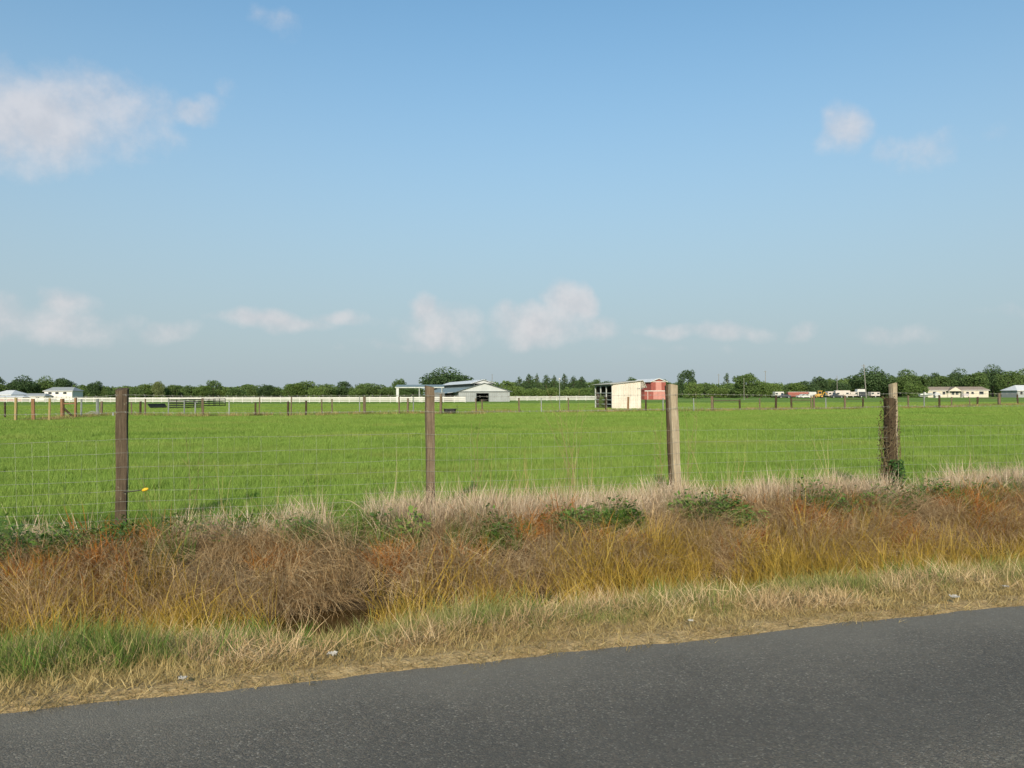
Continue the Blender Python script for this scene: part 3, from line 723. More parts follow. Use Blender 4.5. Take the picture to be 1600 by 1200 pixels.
def house(name, label, px, Z, L, D, ev, ap, wall, roof, rz=0.0, hip=1.5, wins=(), porch=None, door=None, cat='house'):
    e = empty(name, (X(px, Z), Z, FIELD), rz); tag(e, label, cat)
    MB().box(-L / 2, L / 2, 0, .15, 0, ev).build('front_wall', wall, e); MB().box(-L / 2, L / 2, D - .15, D, 0, ev).build('back_wall', wall, e)
    MB().box(-L / 2, -L / 2 + .15, .15, D - .15, 0, ev).build('side_wall', wall, e); MB().box(L / 2 - .15, L / 2, .15, D - .15, 0, ev).build('side_wall', wall, e)
    o = .4; a = L / 2 + o
    v = [(-a, -o, ev), (a, -o, ev), (a, D + o, ev), (-a, D + o, ev), (-a + hip + o, D / 2, ap), (a - hip - o, D / 2, ap)]
    rf = mesh_obj('roof', v, [(0, 1, 5, 4), (1, 2, 5), (2, 3, 4, 5), (3, 0, 4), (3, 2, 1, 0)], roof, e)
    MB().box(-a, a, -o - .03, -o - .005, ev - .16, ev - .003).build('fascia', m_whitep, e)
    for (x, z, w, h) in wins:
        wn = MB().box(x - w / 2 - .08, x + w / 2 + .08, -.05, .0, z - .08, z + h + .08).build('window', m_whitep, e)
        MB().box(x - w / 2, x + w / 2, -.07, -.052, z, z + h).build('pane', m_glass, wn)
    if door: 
        dr = MB().box(door - .5, door + .5, -.04, 0, .15, 2.2).build('door', m_dark, e)
    if porch:
        x, w, h, pm_ = porch
        MB().prism([(x - w / 2, ev - .4), (x + w / 2, ev - .4), (x, h)], -1.6, -1.45).build('porch_gable', pm_, e)
        for s in (-1, 1):
            q = [(x, -1.7, h + .03), (x + s * (w / 2 + .25), -1.7, ev - .45), (x + s * (w / 2 + .25), D / 2, ev - .45), (x, D / 2, h + .03)]
            MB().slab(q if s > 0 else q[::-1], .08).build('porch_roof', roof, e)
            MB().box(x + s * (w / 2 - .15) - .08, x + s * (w / 2 - .15) + .08, -1.6, -1.45, 0, ev - .4).build('porch_post', m_whitep, e)
    return e
house('mobile_home', 'long beige mobile home with a brown roof and gabled porch at the right', 1497, 300, 22, 5, 2.75, 4.0, m_beige, m_brown_roof, R(-3), 1.2,
      [(-8.6, 1.1, 1.3, 1.1), (-5.2, 1.1, 1.0, 1.1), (-1.9, 1.0, 1.0, 1.2), (-.4, 1.0, 1.0, 1.2), (3.4, 1.2, 1.0, .9), (5.2, 1.2, .9, .9), (8.4, 1.1, 1.6, 1.1)], (-1.7, 5.0, 3.9, m_beige), 1.4)
house('white_house', 'white roofed house cut off by the right edge', 1606, 285, 8, 8, 2.5, 4.4, m_grey_wall, m_white_roof, R(6), 2.2, [(-2.5, 1, 1.0, 1.1)])
house('two_storey_house', 'two storey white house with a grey roof among the left trees', 91, 275, 9.2, 8, 3.3, 4.6, m_whitep, m_grey_wall, R(4), 1.0, [(-2.7, 2.2, 1.1, .7), (-.4, 2.2, 1.1, .7), (2.2, 2.2, 1.1, .7), (-2, .6, 1, 1)])
house('low_outbuilding', 'low white outbuilding with a pale grey roof beside the two storey house', 52, 268, 7.0, 5, 1.55, 2.45, m_whitep, m_grey_wall, R(2), .5, [(-1.5, .5, .9, .7), (1.5, .5, .9, .7)], cat='outbuilding')
house('white_roofed_house', 'white domed roof building at the left edge behind the rail fence', 2, 262, 6.5, 9, 2.0, 3.5, m_whitep, m_white_roof, R(-4), 1.8, [(1, .7, 1, 1)])
house('brown_porch_house', 'low brown walled house with a white flat roof at the left edge', 14, 250, 8.4, 4, 1.25, 1.75, m_red, m_white_roof, R(0), .6, [(-1, .4, .8, .6)])

# ------------------------------------------------------------------ vehicles and machines in the yard on the right
m_vwhite = plain('white vehicle paint', (.45, .45, .44), .4, .1, .5); m_vred = plain('red trailer paint', (.25, .075, .06), .5, .25, .6); m_vdark = plain('dark vehicle paint', (.035, .04, .05), .35, .2, .6)
m_yellow = plain('yellow machine paint', (.48, .27, .04), .5, .2, .8); m_tyre = plain('tyre rubber', (.02, .02, .02), .9, .2, 4); m_pinkv = plain('chalky pale paint', (.46, .41, .39), .6, .15, .6); m_green = plain('dull green paint', (.10, .16, .11), .6, .2, .6)
def wheels(e, xs, w, r=.36):
    for x in xs:
        for y in (.12, w - .12):
            wh = MB().tube([(x, y - .11, r), (x, y + .11, r)], r, 14).build('wheel', m_tyre, e); MB().tube([(x, y - .125, r), (x, y + .125, r)], r * .55, 10).build('hub', m_steel, wh)
def base(px, Z, name, label, cat, rz=0, group=None):
    e = empty(name, (X(px, Z), Z, FIELD), rz); return tag(e, label, cat, group)
def box_trailer(px, Z, name, label, cat, L, H, body, rz=0, deck=.7, win=True, roofc=None):
    e = base(px, Z, name, label, cat, rz); w = 2.3; c = .18
    MB().prism([(-L / 2, deck), (L / 2, deck), (L / 2, H - c), (L / 2 - c, H), (-L / 2 + c, H), (-L / 2, H - c)], 0, w).build('body', body, e)
    if roofc: MB().box(-L / 2 + .1, L / 2 - .1, .05, w - .05, H + .002, H + .09).build('roof', roofc, e)
    wheels(e, (L * .12, L * .12 + .85) if L > 5 else (0,), w, .38)
    if win:
        for x in (-L * .32, L * .3):
            f = MB().box(x - .5, x + .5, -.035, 0, deck + .65, deck + 1.2).build('window', m_steel, e); MB().box(x - .44, x + .44, -.05, -.037, deck + .7, deck + 1.15).build('pane', m_glass, f)
        MB().box(-.1, .6, -.03, 0, deck + .1, H - .25).build('door', m_pinkv, e)
    MB().tube([(-L / 2, w / 2, deck), (-L / 2 - 1.1, w / 2, deck - .12), (-L / 2 - 1.1, w / 2, 0)], .06, 6).build('tow_bar', m_dark, e)
    return e
def car(px, Z, label, paint, rz=0, L=4.5, truck=False, group=None):
    e = base(px, Z, 'pickup_truck' if truck else 'parked_car', label, 'truck' if truck else 'car', rz, group); w = 1.75; a = -L / 2
    if truck: prof = [(0, .4), (L, .4), (L, .95), (2.6, .98), (2.5, 1.55), (2.3, 1.68), (1.5, 1.66), (1.05, 1.05), (.1, .92)]
    else: prof = [(0, .35), (L, .35), (L, .85), (L - .5, .98), (L - 1.2, 1.40), (L - 1.6, 1.46), (1.75, 1.45), (1.15, .98), (.1, .80)]
    MB().prism([(a + x, z) for x, z in prof], 0, w).build('body', paint, e)
    gl = [(1.35, 1.04), (2.35, 1.04), (2.3, 1.52), (1.7, 1.52)] if truck else [(1.4, 1.0), (L - 1.1, 1.0), (L - 1.5, 1.36), (1.85, 1.36)]
    for y in (-.012, w + .002): MB().prism([(a + x, z) for x, z in gl], y, y + .01).build('side_window', m_glass, e)
    wheels(e, (a + .8, a + L - .85), w, .33)
    MB().box(a - .02, a + .02, .15, .45, .6, .75).build('headlight', m_vwhite, e); MB().box(a - .02, a + .02, w - .45, w - .15, .6, .75).build('headlight', m_vwhite, e)
    return e
YZ = 292.0
box_trailer(1218, YZ + 6, 'camper_trailer', 'white camper trailer at the left end of the yard', 'trailer', 3.4, 2.3, m_vwhite, R(5))
car(1226.5, YZ - 3, 'dark car parked between the white camper and the red trailer', m_vdark, R(3))
box_trailer(1249, YZ + 4, 'stock_trailer', 'long red stock trailer in the yard', 'trailer', 8.2, 2.15, m_vred, R(-2), .55, False, m_whitep)
car(1255, YZ - 5, 'white car in front of the red trailer, left one', m_vwhite, R(8), 3.9); car(1260.5, YZ - 7, 'white car in front of the red trailer, right one', m_vwhite, R(-10), 3.8)
box_trailer(1270, YZ + 3, 'cargo_trailer', 'small white cargo trailer left of the yellow loader', 'trailer', 2.6, 2.2, m_vwhite, R(0), .5, False)
def loader():
    e = base(1281, YZ - 2, 'backhoe_loader', 'yellow backhoe loader standing in the yard', 'loader', R(-6)); w = 1.9
    MB().prism([(-1.6, .55), (1.2, .55), (1.2, 1.25), (-1.0, 1.35), (-1.6, 1.2)], .1, w - .1).build('chassis', m_yellow, e)
    cab = MB().prism([(-.6, 1.3), (.8, 1.26), (.75, 2.5), (-.5, 2.5)], .2, w - .2).build('cab', m_yellow, e)
    MB().box(-.75, .95, .1, w - .1, 2.502, 2.62).build('roof', m_yellow, cab)
    for y in (.185, w - .2): MB().prism([(-.45, 1.5), (.65, 1.48), (.62, 2.35), (-.4, 2.35)], y, y + .012).build('window', m_glass, cab)
    for x, r in ((-1.2, .42), (.75, .62)):
        for y in (.1, w - .1): wh = MB().tube([(x, y - .17, r), (x, y + .17, r)], r, 14).build('wheel', m_tyre, e); MB().tube([(x, y - .19, r), (x, y + .19, r)], r * .5, 10).build('hub', m_yellow, wh)
    for y in (.35, w - .35): MB().tube([(-.9, y, 1.2), (-1.7, y, 1.05), (-2.2, y, .45)], .08, 6).build('loader_arm', m_yellow, e)
    MB().prism([(-2.15, .1), (-2.75, .12), (-2.45, .7), (-2.1, .75)], 0, w).build('bucket', m_yellow, e)
    MB().tube([(1.2, w / 2, 1.0), (1.75, w / 2, 2.1)], .14, 6).build('boom', m_yellow, e); MB().tube([(1.7, w / 2, 2.15), (2.7, w / 2, 1.6)], .11, 6).build('dipper', m_yellow, e)
    MB().prism([(2.55, 1.65), (2.8, 1.5), (2.75, 1.15), (2.45, 1.2)], w / 2 - .3, w / 2 + .3).build('hoe_bucket', m_yellow, e)
loader()
box_trailer(1303, YZ + 5, 'travel_trailer', 'pale travel trailer right of the yellow loader', 'trailer', 4.6, 2.35, m_pinkv, R(3))
box_trailer(1317, YZ + 1, 'motor_home', 'pale motor home in the middle of the yard', 'motor home', 5.2, 2.7, m_pinkv, R(-5))
box_trailer(1333, YZ + 2, 'horse_trailer', 'pale horse trailer right of the motor home', 'trailer', 4.4, 2.2, m_pinkv, R(8))
car(1309, YZ - 6, 'dark pickup truck in front of the travel trailer', m_vdark, R(4), 4.6, True)
e = box_trailer(1346, YZ + 3, 'box_truck', 'white roofed dark box truck beside the tall pole', 'truck', 4.2, 2.2, m_vdark, R(0), .5, False)
MB().prism([(-1.6, 2.2), (1.6, 2.2), (1.3, 3.2), (-1.3, 3.2)], .1, 2.2).build('white_top', m_vwhite, e)
box_trailer(1368, YZ + 4, 'old_trailer', 'dull pinkish trailer between the tall pole and the vine covered post', 'trailer', 3.4, 2.1, m_pinkv, R(5))
def boat(px, label, hull):
    e = base(px, 280, 'boat_on_trailer', label, 'boat', R(-12))
    v = []; rows = 9; prof = [(0, 0), (.7, .15), (.95, .75)]
    for i in range(rows):
        t = i / (rows - 1); k = math.sin(min(1, (1 - t) * 1.6) * 1.57)
        for sx in (-1, 1):
            for (b, z) in prof: v.append((-2 + 4.2 * t, sx * b * k + .95, .6 + z * (1 + .25 * t) + .25 * t * t))
    f = []
    for i in range(rows - 1):
        for q in (0, 1): f.append((i * 6 + q, i * 6 + q + 1, i * 6 + q + 7, i * 6 + q + 6)); f.append((i * 6 + q + 4, i * 6 + q + 3, i * 6 + q + 9, i * 6 + q + 10))
        f.append((i * 6 + 2, i * 6 + 5, i * 6 + 11, i * 6 + 8))
    f.append((0, 1, 2, 5, 4, 3)); mesh_obj('hull', v, f, hull, e, True)
    MB().prism([(-.6, 1.42), (.3, 1.42), (.0, 1.95), (-.55, 1.95)], .5, 1.4).build('console', m_vwhite, e)
    MB().box(-2, 1.6, .3, 1.6, .45, .56).build('trailer_frame', m_steel, e); wheels(e, (-.4,), 1.9, .3)
boat(1447, 'grey and white boat on a trailer left of the mobile home', m_steel)
house('white_tent', 'small white peaked canopy tent left of the mobile home', 1465.5, 278, 1.6, 1.6, .9, 1.9, m_vwhite, m_vwhite, 0, .4, cat='tent')
car(1514, 286, 'white and pink car parked in front of the mobile home', m_pinkv, R(60), 4.2)

# ------------------------------------------------------------------ poles
pole_wood = plain('silvered pole', (.20, .19, .175), .9, .3, 2)
def pole(px, top, Z, r, label, arm=None, lamp=False, lean=0.0, cat='pole', name='utility_pole'):
    x = X(px, Z); g = ground_z(x, Z); h = Zh(px, top, Z) - g
    e = empty(name, (x, Z, g)); tag(e, label, cat)
    MB().tube([(0, 0, -.3), (lean * .5, 0, h * .5), (lean, 0, h)], [r * 1.2, r, r * .8], 8).build('shaft', pole_wood if not lamp else grey_post, e)
    if arm:
        MB().box(lean - arm, lean + arm, -.08, .08, h - .7, h - .55).build('crossarm', pole_wood, e)
        for s in (-.9, 0, .9): MB().tube([(lean + s * arm, 0, h - .55), (lean + s * arm, 0, h - .35)], .05, 6).build('insulator', m_steel, e)
    if lamp:
        v = MB().tube([(0, 0, h - .02), (0, 0, h + .03), (0, 0, h + .09), (0, 0, h + .15), (0, 0, h + .18)], [.03, .075, .095, .07, .01], 12); v.build('globe', m_vwhite, e, True)
    return e
pole(1353.5, 569, 285, .17, 'tall leaning grey utility pole in front of the big dark tree', .75, lean=-.8)
pole(1196, 579, 420, .16, 'thin far utility pole above the right hand shrubs', .8); pole(1123, 584, 420, .15, 'thin far utility pole left of the sparse pine', .7)
pole(769, 584.5, 330, .12, 'thin dark pole rising behind the barn roof', None); pole(1308, 587, 300, .10, 'slim bare pole behind the travel trailer', None); pole(1162.5, 590, 200, .06, 'slim pale pole in front of the round right hand tree', None)
pole(874.3, 593.5, 78, .035, 'slim pole with a white globe light left of the cream shelter', None, True, cat='lamp pole', name='lamp_pole')

# ------------------------------------------------------------------ trees
bark = plain('bark', (.10, .08, .06), .95, .4, 3)
def crown_mesh(kind, seed, n, size):
    r = np.random.default_rng(seed); lobes = []
    if kind == 'broad':
        for k in range(22):
            a = r.uniform(0, 6.28); rad = .34 * r.random() ** .5; z = .42 + .30 * r.random() * (1 - (rad / .40) ** 2) + .05 * r.random()
            s = r.uniform(.12, .2); lobes.append((math.cos(a) * rad, math.sin(a) * rad, z, s * 1.05, s * .85))
        lobes += [(0, 0, .45, .34, .26), (0, 0, .72, .22, .2), (.2, 0, .3, .22, .15), (-.2, .05, .28, .22, .15)]
    elif kind == 'round':
        for k in range(18):
            v = r.normal(size=3); v /= np.linalg.norm(v); q = r.uniform(.2, .34); lobes.append((v[0] * q, v[1] * q, .54 + v[2] * q * .95, r.uniform(.13, .2), r.uniform(.11, .17)))
        lobes.append((0, 0, .5, .33, .34)); lobes.append((0, 0, .25, .3, .18))
    elif kind == 'shrub':
        for k in range(16):
            a = r.uniform(0, 6.28); rad = .36 * r.random() ** .5; lobes.append((math.cos(a) * rad, math.sin(a) * rad, r.uniform(.25, .78 - .5 * rad), r.uniform(.12, .2), r.uniform(.12, .2)))
        lobes.append((0, 0, .3, .4, .3)); lobes.append((0, 0, .12, .44, .14))
    elif kind == 'conifer':
        for k in range(30):
            t = (k + .5) / 30; a = k * 2.4; rad = .42 * (1 - t) ** .75 * r.uniform(.7, 1.25); lobes.append((math.cos(a) * rad * .7, math.sin(a) * rad * .7, .08 + .88 * t, (.05 + .20 * (1 - t)) * r.uniform(.8, 1.3), .06 + .06 * (1 - t)))
    elif kind == 'pine':
        for k in range(11):
            a = r.uniform(0, 6.28); t = k / 10; rad = r.uniform(.1, .3) * (1.1 - t); lobes.append((math.cos(a) * rad, math.sin(a) * rad, .5 + .48 * t, r.uniform(.08, .14), r.uniform(.04, .06)))
    lobes = np.array(lobes); wgt = lobes[:, 3] ** 2 + lobes[:, 3] * lobes[:, 4]; idx = r.choice(len(lobes), n, p=wgt / wgt.sum())
    d = r.normal(size=(n, 3)); d /= np.linalg.norm(d, axis=1)[:, None]; rr = r.uniform(.72, 1.08, n)
    l = lobes[idx]; c = l[:, :3] + d * np.stack([l[:, 3], l[:, 3], l[:, 4]], 1) * rr[:, None]
    c = c[c[:, 2] > .02]; d = d[:len(c)]; n = len(c)
    nrm = d * .6 + r.normal(size=(n, 3)) * .6; nrm /= np.linalg.norm(nrm, axis=1)[:, None]
    u = np.cross(nrm, r.normal(size=(n, 3))); u /= np.linalg.norm(u, axis=1)[:, None]; w = np.cross(nrm, u)
    s = size * r.uniform(.6, 1.3, n)[:, None]; bend = nrm * s * .35
    V = np.stack([c - u * s, c - w * s * .6 + bend, c + u * s, c + w * s * .6 + bend], 1).reshape(-1, 3)
    me = bpy.data.meshes.new('crown'); me.from_pydata(V.tolist(), [], np.arange(n * 4).reshape(-1, 4).tolist())
    at = me.attributes.new('tint', 'FLOAT', 'FACE'); lobe_t = r.random(len(lobes)); at.data.foreach_set('value', np.clip(.55 * lobe_t[idx[:n]] + .45 * r.random(n), 0, 1))
    me.update(); return me
def trunk_mesh(kind, seed):
    r = random.Random(seed); mb = MB(); top = .9 if kind in ('conifer', 'pine') else .55
    mb.tube([(0, 0, -.02), (.01, 0, top * .4), (0, .01, top)], [.035, .025, .008], 7)
    for k in range(6):
        a = r.uniform(0, 6.28); z0 = r.uniform(.15, .4) if top < .8 else r.uniform(.3, .8); L = r.uniform(.15, .3) * (1 if top < .8 else .6)
        mb.tube([(0, 0, z0), (math.cos(a) * L * .5, math.sin(a) * L * .5, z0 + L * .5), (math.cos(a) * L, math.sin(a) * L, z0 + L * .8)], [.014, .009, .004], 5)
    me = bpy.data.meshes.new('trunk'); me.from_pydata(mb.v, [], mb.f); me.update(); me.materials.append(bark); return me
LM = {'dark': leaf_mat('dark foliage', (.036, .068, .029), (.082, .13, .048)), 'mid': leaf_mat('mid foliage', (.053, .096, .031), (.12, .175, .052)), 'light': leaf_mat('light foliage', (.070, .12, .030), (.15, .21, .055)), 'pale': leaf_mat('pale foliage', (.10, .13, .05), (.19, .22, .09))}
TV = {}
for kind, var, n, size in (('broad', 4, 5200, .023), ('round', 4, 3900, .027), ('shrub', 3, 3800, .030), ('conifer', 4, 3600, .024), ('pine', 1, 900, .022)):
    TV[kind] = [(crown_mesh(kind, 100 + k * 7 + len(kind), n, size), trunk_mesh(kind, k)) for k in range(var)]
crown_cache = {}; tree_count = 0
def tree(px, top, wpx, Z, kind, tone, label, group=None, name=None, base_drop=0.0):
    global tree_count; tree_count += 1
    v = TV[kind][tree_count % len(TV[kind])]; x = X(px, Z); h = Zh(px, top, Z) - FIELD; w = wpx / F * Z
    e = empty(name or {'broad': 'oak_tree', 'round': 'round_tree', 'shrub': 'scrub_tree', 'conifer': 'conifer_tree', 'pine': 'pine_tree'}[kind], (x, Z, FIELD - .05), random.uniform(0, 6.28)); tag(e, label, 'tree', group)
    e.scale = (w, w, h)
    key = (v[0].name, tone)
    if key not in crown_cache:
        me = v[0].copy(); me.materials.clear(); me.materials.append(LM[tone]); crown_cache[key] = me
    for nm, me in (('trunk', v[1]), ('crown', crown_cache[key])):
        o = bpy.data.objects.new(nm, me); C.objects.link(o); o.parent = e
T = tree
T(-6, 584, 44, 305, 'round', 'mid', 'tree cut off by the left edge of the picture'); T(36, 582.5, 56, 310, 'broad', 'dark', 'large dark domed tree, leftmost of the tall left trees'); T(72, 583.5, 46, 315, 'broad', 'mid', 'tall domed tree directly behind the two storey house')
T(99, 587, 42, 312, 'round', 'dark', 'dark round tree at the right end of the tall left clump'); T(119, 595, 26, 290, 'shrub', 'light', 'light green tree beside the two storey house'); T(149, 592.5, 30, 320, 'round', 'dark', 'dark pointed tree standing just left of the first fence post'); T(163, 597.5, 26, 322, 'shrub', 'mid', 'small tree right beside the dark pointed tree')
T(248, 592.5, 24, 352, 'round', 'pale', 'pale grey green tree standing above the far tree row'); T(334, 592, 34, 356, 'round', 'mid', 'dark rounded tree standing above the far tree row behind the corral panels')
T(624, 588.5, 30, 300, 'round', 'mid', 'round green tree just left of the open shelter'); T(697, 568.5, 104, 262, 'broad', 'dark', 'huge spreading dark oak behind the grey barn roof')
RL = 'low green tree in the far tree row behind the long white rail fence'; RG = 'far tree row left of the barn'
for px, top, w, tn in [(180, 602, 40, 'mid'), (198, 599, 34, 'light'), (214, 598.5, 30, 'mid'), (230, 597.5, 32, 'light'), (268, 599, 30, 'mid'), (283, 601, 30, 'light'), (299, 600, 34, 'mid'), (316, 600, 28, 'light'), (354, 600, 30, 'light'), (371, 598.5, 32, 'mid'), (396, 596, 32, 'mid'), (415, 599, 28, 'dark'), (433, 596.5, 26, 'mid'),
                       (452, 598, 30, 'light'), (474, 592.5, 44, 'light'), (496, 596, 30, 'light'), (510, 594.5, 32, 'mid'), (538, 594, 36, 'dark'), (556, 599, 28, 'light'), (577, 593, 42, 'mid'), (601, 594.5, 36, 'mid'), (645, 598.5, 36, 'mid')]:
    T(px, top, w * 1.12, random.uniform(340, 372), random.choice(['round', 'shrub', 'shrub']), tn, RL, RG)
CL = 'dark conifer right of the grey barn'; CG = 'conifers right of the barn'
for q_, (px, top, w) in enumerate([(811, 588, 20), (827, 584, 22), (839, 583, 12), (854, 585, 22), (866, 585.5, 20), (882, 583.5, 20), (896, 587, 22), (909, 587.5, 22)]): T(px, top, w * random.uniform(1.3, 2.0), random.uniform(320, 345), 'conifer', 'dark', CL + ', ' + ['first', 'second', 'third', 'fourth', 'fifth', 'sixth', 'seventh', 'last'][q_] + ' from the left', CG)
SL = 'light green shrubby tree at the foot of the conifers'; SG = 'shrubs below the conifers'
for px, top, w in [(785, 597, 30), (802, 598, 28), (820, 600, 26), (842, 599, 30), (866, 601, 30), (890, 599, 30), (914, 598, 30)]: T(px, top, w * 1.1, random.uniform(290, 310), 'shrub', 'light', SL, SG)
T(931, 590.5, 24, 340, 'round', 'mid', 'green tree behind the open end of the cream shelter'); T(953, 592.5, 32, 345, 'round', 'dark', 'low dark tree above the roof of the cream shelter'); T(985, 587.5, 30, 350, 'round', 'dark', 'dark rounded tree between the cream shelter and the red barn roofs'); T(1039, 590, 26, 352, 'round', 'mid', 'tree just right of the red barn roof')
T(1073, 575, 40, 300, 'round', 'dark', 'tall dark rounded tree right of the leaning pale post'); T(1083, 585, 36, 280, 'shrub', 'light', 'light green tree in front of the tall dark rounded one'); T(1136, 584, 22, 380, 'pine', 'dark', 'sparse feathery pine rising above the right hand shrubs'); T(1167, 579.5, 56, 300, 'round', 'mid', 'big round tree standing alone above the right hand shrubs')
T(1210, 587.5, 34, 310, 'shrub', 'light', 'light green tree above the white camper trailer'); T(1281, 585, 36, 330, 'round', 'dark', 'dark tree directly behind the yellow loader'); T(1361, 567.5, 78, 315, 'broad', 'dark', 'largest dark spreading tree behind the leaning utility pole')
T(1417, 573, 60, 318, 'broad', 'mid', 'broad green tree behind the vine covered post'); T(1461, 579.5, 24, 322, 'round', 'dark', 'narrow dark tree left of the mobile home roof'); T(1499, 571, 50, 325, 'broad', 'dark', 'dark rounded tree behind the middle of the mobile home'); T(1551, 564.5, 56, 330, 'broad', 'dark', 'tall flat topped tree above the right end of the mobile home'); T(1600, 572, 52, 322, 'broad', 'mid', 'tree cut off by the right edge of the picture'); T(1430, 588, 40, 300, 'shrub', 'light', 'light green bushy tree in front of the broad one by the vine covered post')
FL = 'low green tree in the row behind the yard on the right'; FG = 'tree row behind the yard'
for px, top, w, tn in [(1056, 594, 30, 'mid'), (1102, 594, 36, 'mid'), (1120, 596, 34, 'light'), (1143, 594, 34, 'mid'), (1190, 592, 34, 'light'), (1228, 592, 34, 'mid'), (1246, 595, 32, 'light'), (1262, 589, 34, 'dark'), (1299, 588, 34, 'mid'), (1313, 585.5, 34, 'dark'), (1330, 590, 34, 'mid'), (1388, 584, 44, 'mid'), (1440, 582, 44, 'mid'), (1476, 584, 40, 'mid'), (1526, 577, 48, 'mid'), (1576, 577, 48, 'mid'), (1630, 580, 50, 'mid')]:
    T(px, top, w * 1.12, random.uniform(310, 345), random.choice(['round', 'shrub']), tn, FL, FG)
# bush growing inside the open end of the cream shelter
T(940, 607, 10, 91.8, 'shrub', 'mid', 'green bush growing into the open side of the cream shelter', name='bush')

# the woodland behind, one unbroken mass to the eye
def woodland():
    r = np.random.default_rng(12); VV = []; TT = []
    def put(px, top, wpx, Z, k):
        me = TV['shrub' if k % 3 else 'round'][k % 3][0]; n = len(me.vertices); v = np.empty(n * 3); me.vertices.foreach_get('co', v); v = v.reshape(-1, 4, 3)
        keep = r.random(len(v)) < .18; v = v[keep]; c = v.mean(1, keepdims=True); v = c + (v - c) * 2.0
        a = r.uniform(0, 6.28); ca_, sa_ = math.cos(a), math.sin(a); w = wpx / F * Z; h = Zh(px, top, Z) - FIELD
        q = np.stack([(v[..., 0] * ca_ - v[..., 1] * sa_) * w + X(px, Z), (v[..., 0] * sa_ + v[..., 1] * ca_) * w + Z, v[..., 2] * h + FIELD], -1)
        VV.append(q); TT.append(np.clip(r.random() * .5 + .5 * r.random(len(q)), 0, 1))
    k = 0
    for x0, x1, top, Z in ((-80, 130, 596, 345), (130, 660, 600.5, 395), (740, 960, 592, 380), (960, 1060, 597, 390), (1040, 1340, 596, 360), (1310, 1700, 586, 352)):
        px = x0
        while px < x1: put(px, top + r.uniform(-2.5, 3), r.uniform(30, 44), Z + r.uniform(-10, 10), k); px += r.uniform(9, 15); k += 1
    V = np.concatenate(VV).reshape(-1, 3); n = len(V) // 4
    me = bpy.data.meshes.new('woodland'); me.from_pydata(V.tolist(), [], np.arange(n * 4).reshape(-1, 4).tolist()); me.materials.append(LM['mid'])
    me.attributes.new('tint', 'FLOAT', 'FACE').data.foreach_set('value', np.concatenate(TT).astype('f')); me.update()
    o = bpy.data.objects.new('woodland', me); C.objects.link(o); tag(o, 'unbroken mass of green woodland along the horizon behind the single trees', 'woodland', kind='stuff')
woodland()
# ------------------------------------------------------------------ grasses
def blades(n, place, length, lvar, width, theta0, theta1, seed, phi=None, phivar=3.14, segs=3, tint=(0, 1)):
    """n blades as arrays: each starts at angle theta0 from the upright and has bent to theta1 at its tip"""
    r = np.random.default_rng(seed); base, a = place(r, n)
    ph = a + r.normal(size=n) if phi is None else phi + r.uniform(-phivar, phivar, n)
    L = length * (1 + r.uniform(-lvar, lvar, n)); t0 = r.uniform(*theta0, n); t1 = r.uniform(*theta1, n); w = width * r.uniform(.7, 1.3, n)
    tw = ph + math.pi / 2 + r.normal(size=n) * .6; side = np.stack([np.cos(tw), np.sin(tw), np.zeros(n)], 1); kink = r.normal(size=n) * .25
    V = np.zeros((n, 2 * segs + 1, 3)); pos = base.copy()
    for j in range(segs + 1):
        t = j / segs
        if j < segs:
            hw = side * (w * .5 * (1 - t ** 2 * .8))[:, None]; V[:, 2 * j] = pos - hw; V[:, 2 * j + 1] = pos + hw
        else: V[:, 2 * segs] = pos
        th = t0 + (t1 - t0) * t; pp = ph + kink * t
        pos = pos + np.stack([np.sin(th) * np.cos(pp), np.sin(th) * np.sin(pp), np.cos(th)], 1) * (L / segs)[:, None]
    f = []
    for j in range(segs - 1): f += [(2 * j, 2 * j + 1, 2 * j + 3), (2 * j, 2 * j + 3, 2 * j + 2)]
    f.append((2 * segs - 2, 2 * segs - 1, 2 * segs)); k = 2 * segs + 1
    Fc = (np.array(f)[None] + (np.arange(n) * k)[:, None, None]).reshape(-1, 3)
    return V.reshape(-1, 3), Fc, np.repeat(r.uniform(*tint, n), k)
def disc(rad):
    def f(r, n):
        a = r.uniform(0, 6.28, n); q = rad * r.random(n) ** .5; return np.stack([np.cos(a) * q, np.sin(a) * q, np.full(n, -.02)], 1), a
    return f
def square(size):
    def f(r, n):
        xy = r.uniform(-size / 2, size / 2, (n, 2)); return np.concatenate([xy, np.full((n, 1), -.01)], 1), r.uniform(0, 6.28, n)
    return f
def clump(n, rad, *a, **k): return blades(n, disc(rad), *a, **k)
def tri_mesh(name, V, Fc, T, mat):
    me = bpy.data.meshes.new(name); me.vertices.add(len(V)); me.vertices.foreach_set('co', np.asarray(V, 'f').ravel())
    me.loops.add(len(Fc) * 3); me.loops.foreach_set('vertex_index', np.asarray(Fc, 'i').ravel())
    me.polygons.add(len(Fc)); me.polygons.foreach_set('loop_start', np.arange(0, len(Fc) * 3, 3, dtype='i'))
    me.update(calc_edges=True); me.materials.append(mat)
    me.attributes.new('tint', 'FLOAT', 'POINT').data.foreach_set('value', np.asarray(T, 'f')); return me
def euler_np(R_):
    cx, sx, cy, sy, cz, sz = np.cos(R_[:, 0]), np.sin(R_[:, 0]), np.cos(R_[:, 1]), np.sin(R_[:, 1]), np.cos(R_[:, 2]), np.sin(R_[:, 2])
    M = np.zeros((len(R_), 3, 3)); M[:, 0] = np.stack([cy * cz, sx * sy * cz - cx * sz, cx * sy * cz + sx * sz], 1)
    M[:, 1] = np.stack([cy * sz, sx * sy * sz + cx * cz, cx * sy * sz - sx * cz], 1); M[:, 2] = np.stack([-sy, sx * cy, cx * cy], 1); return M
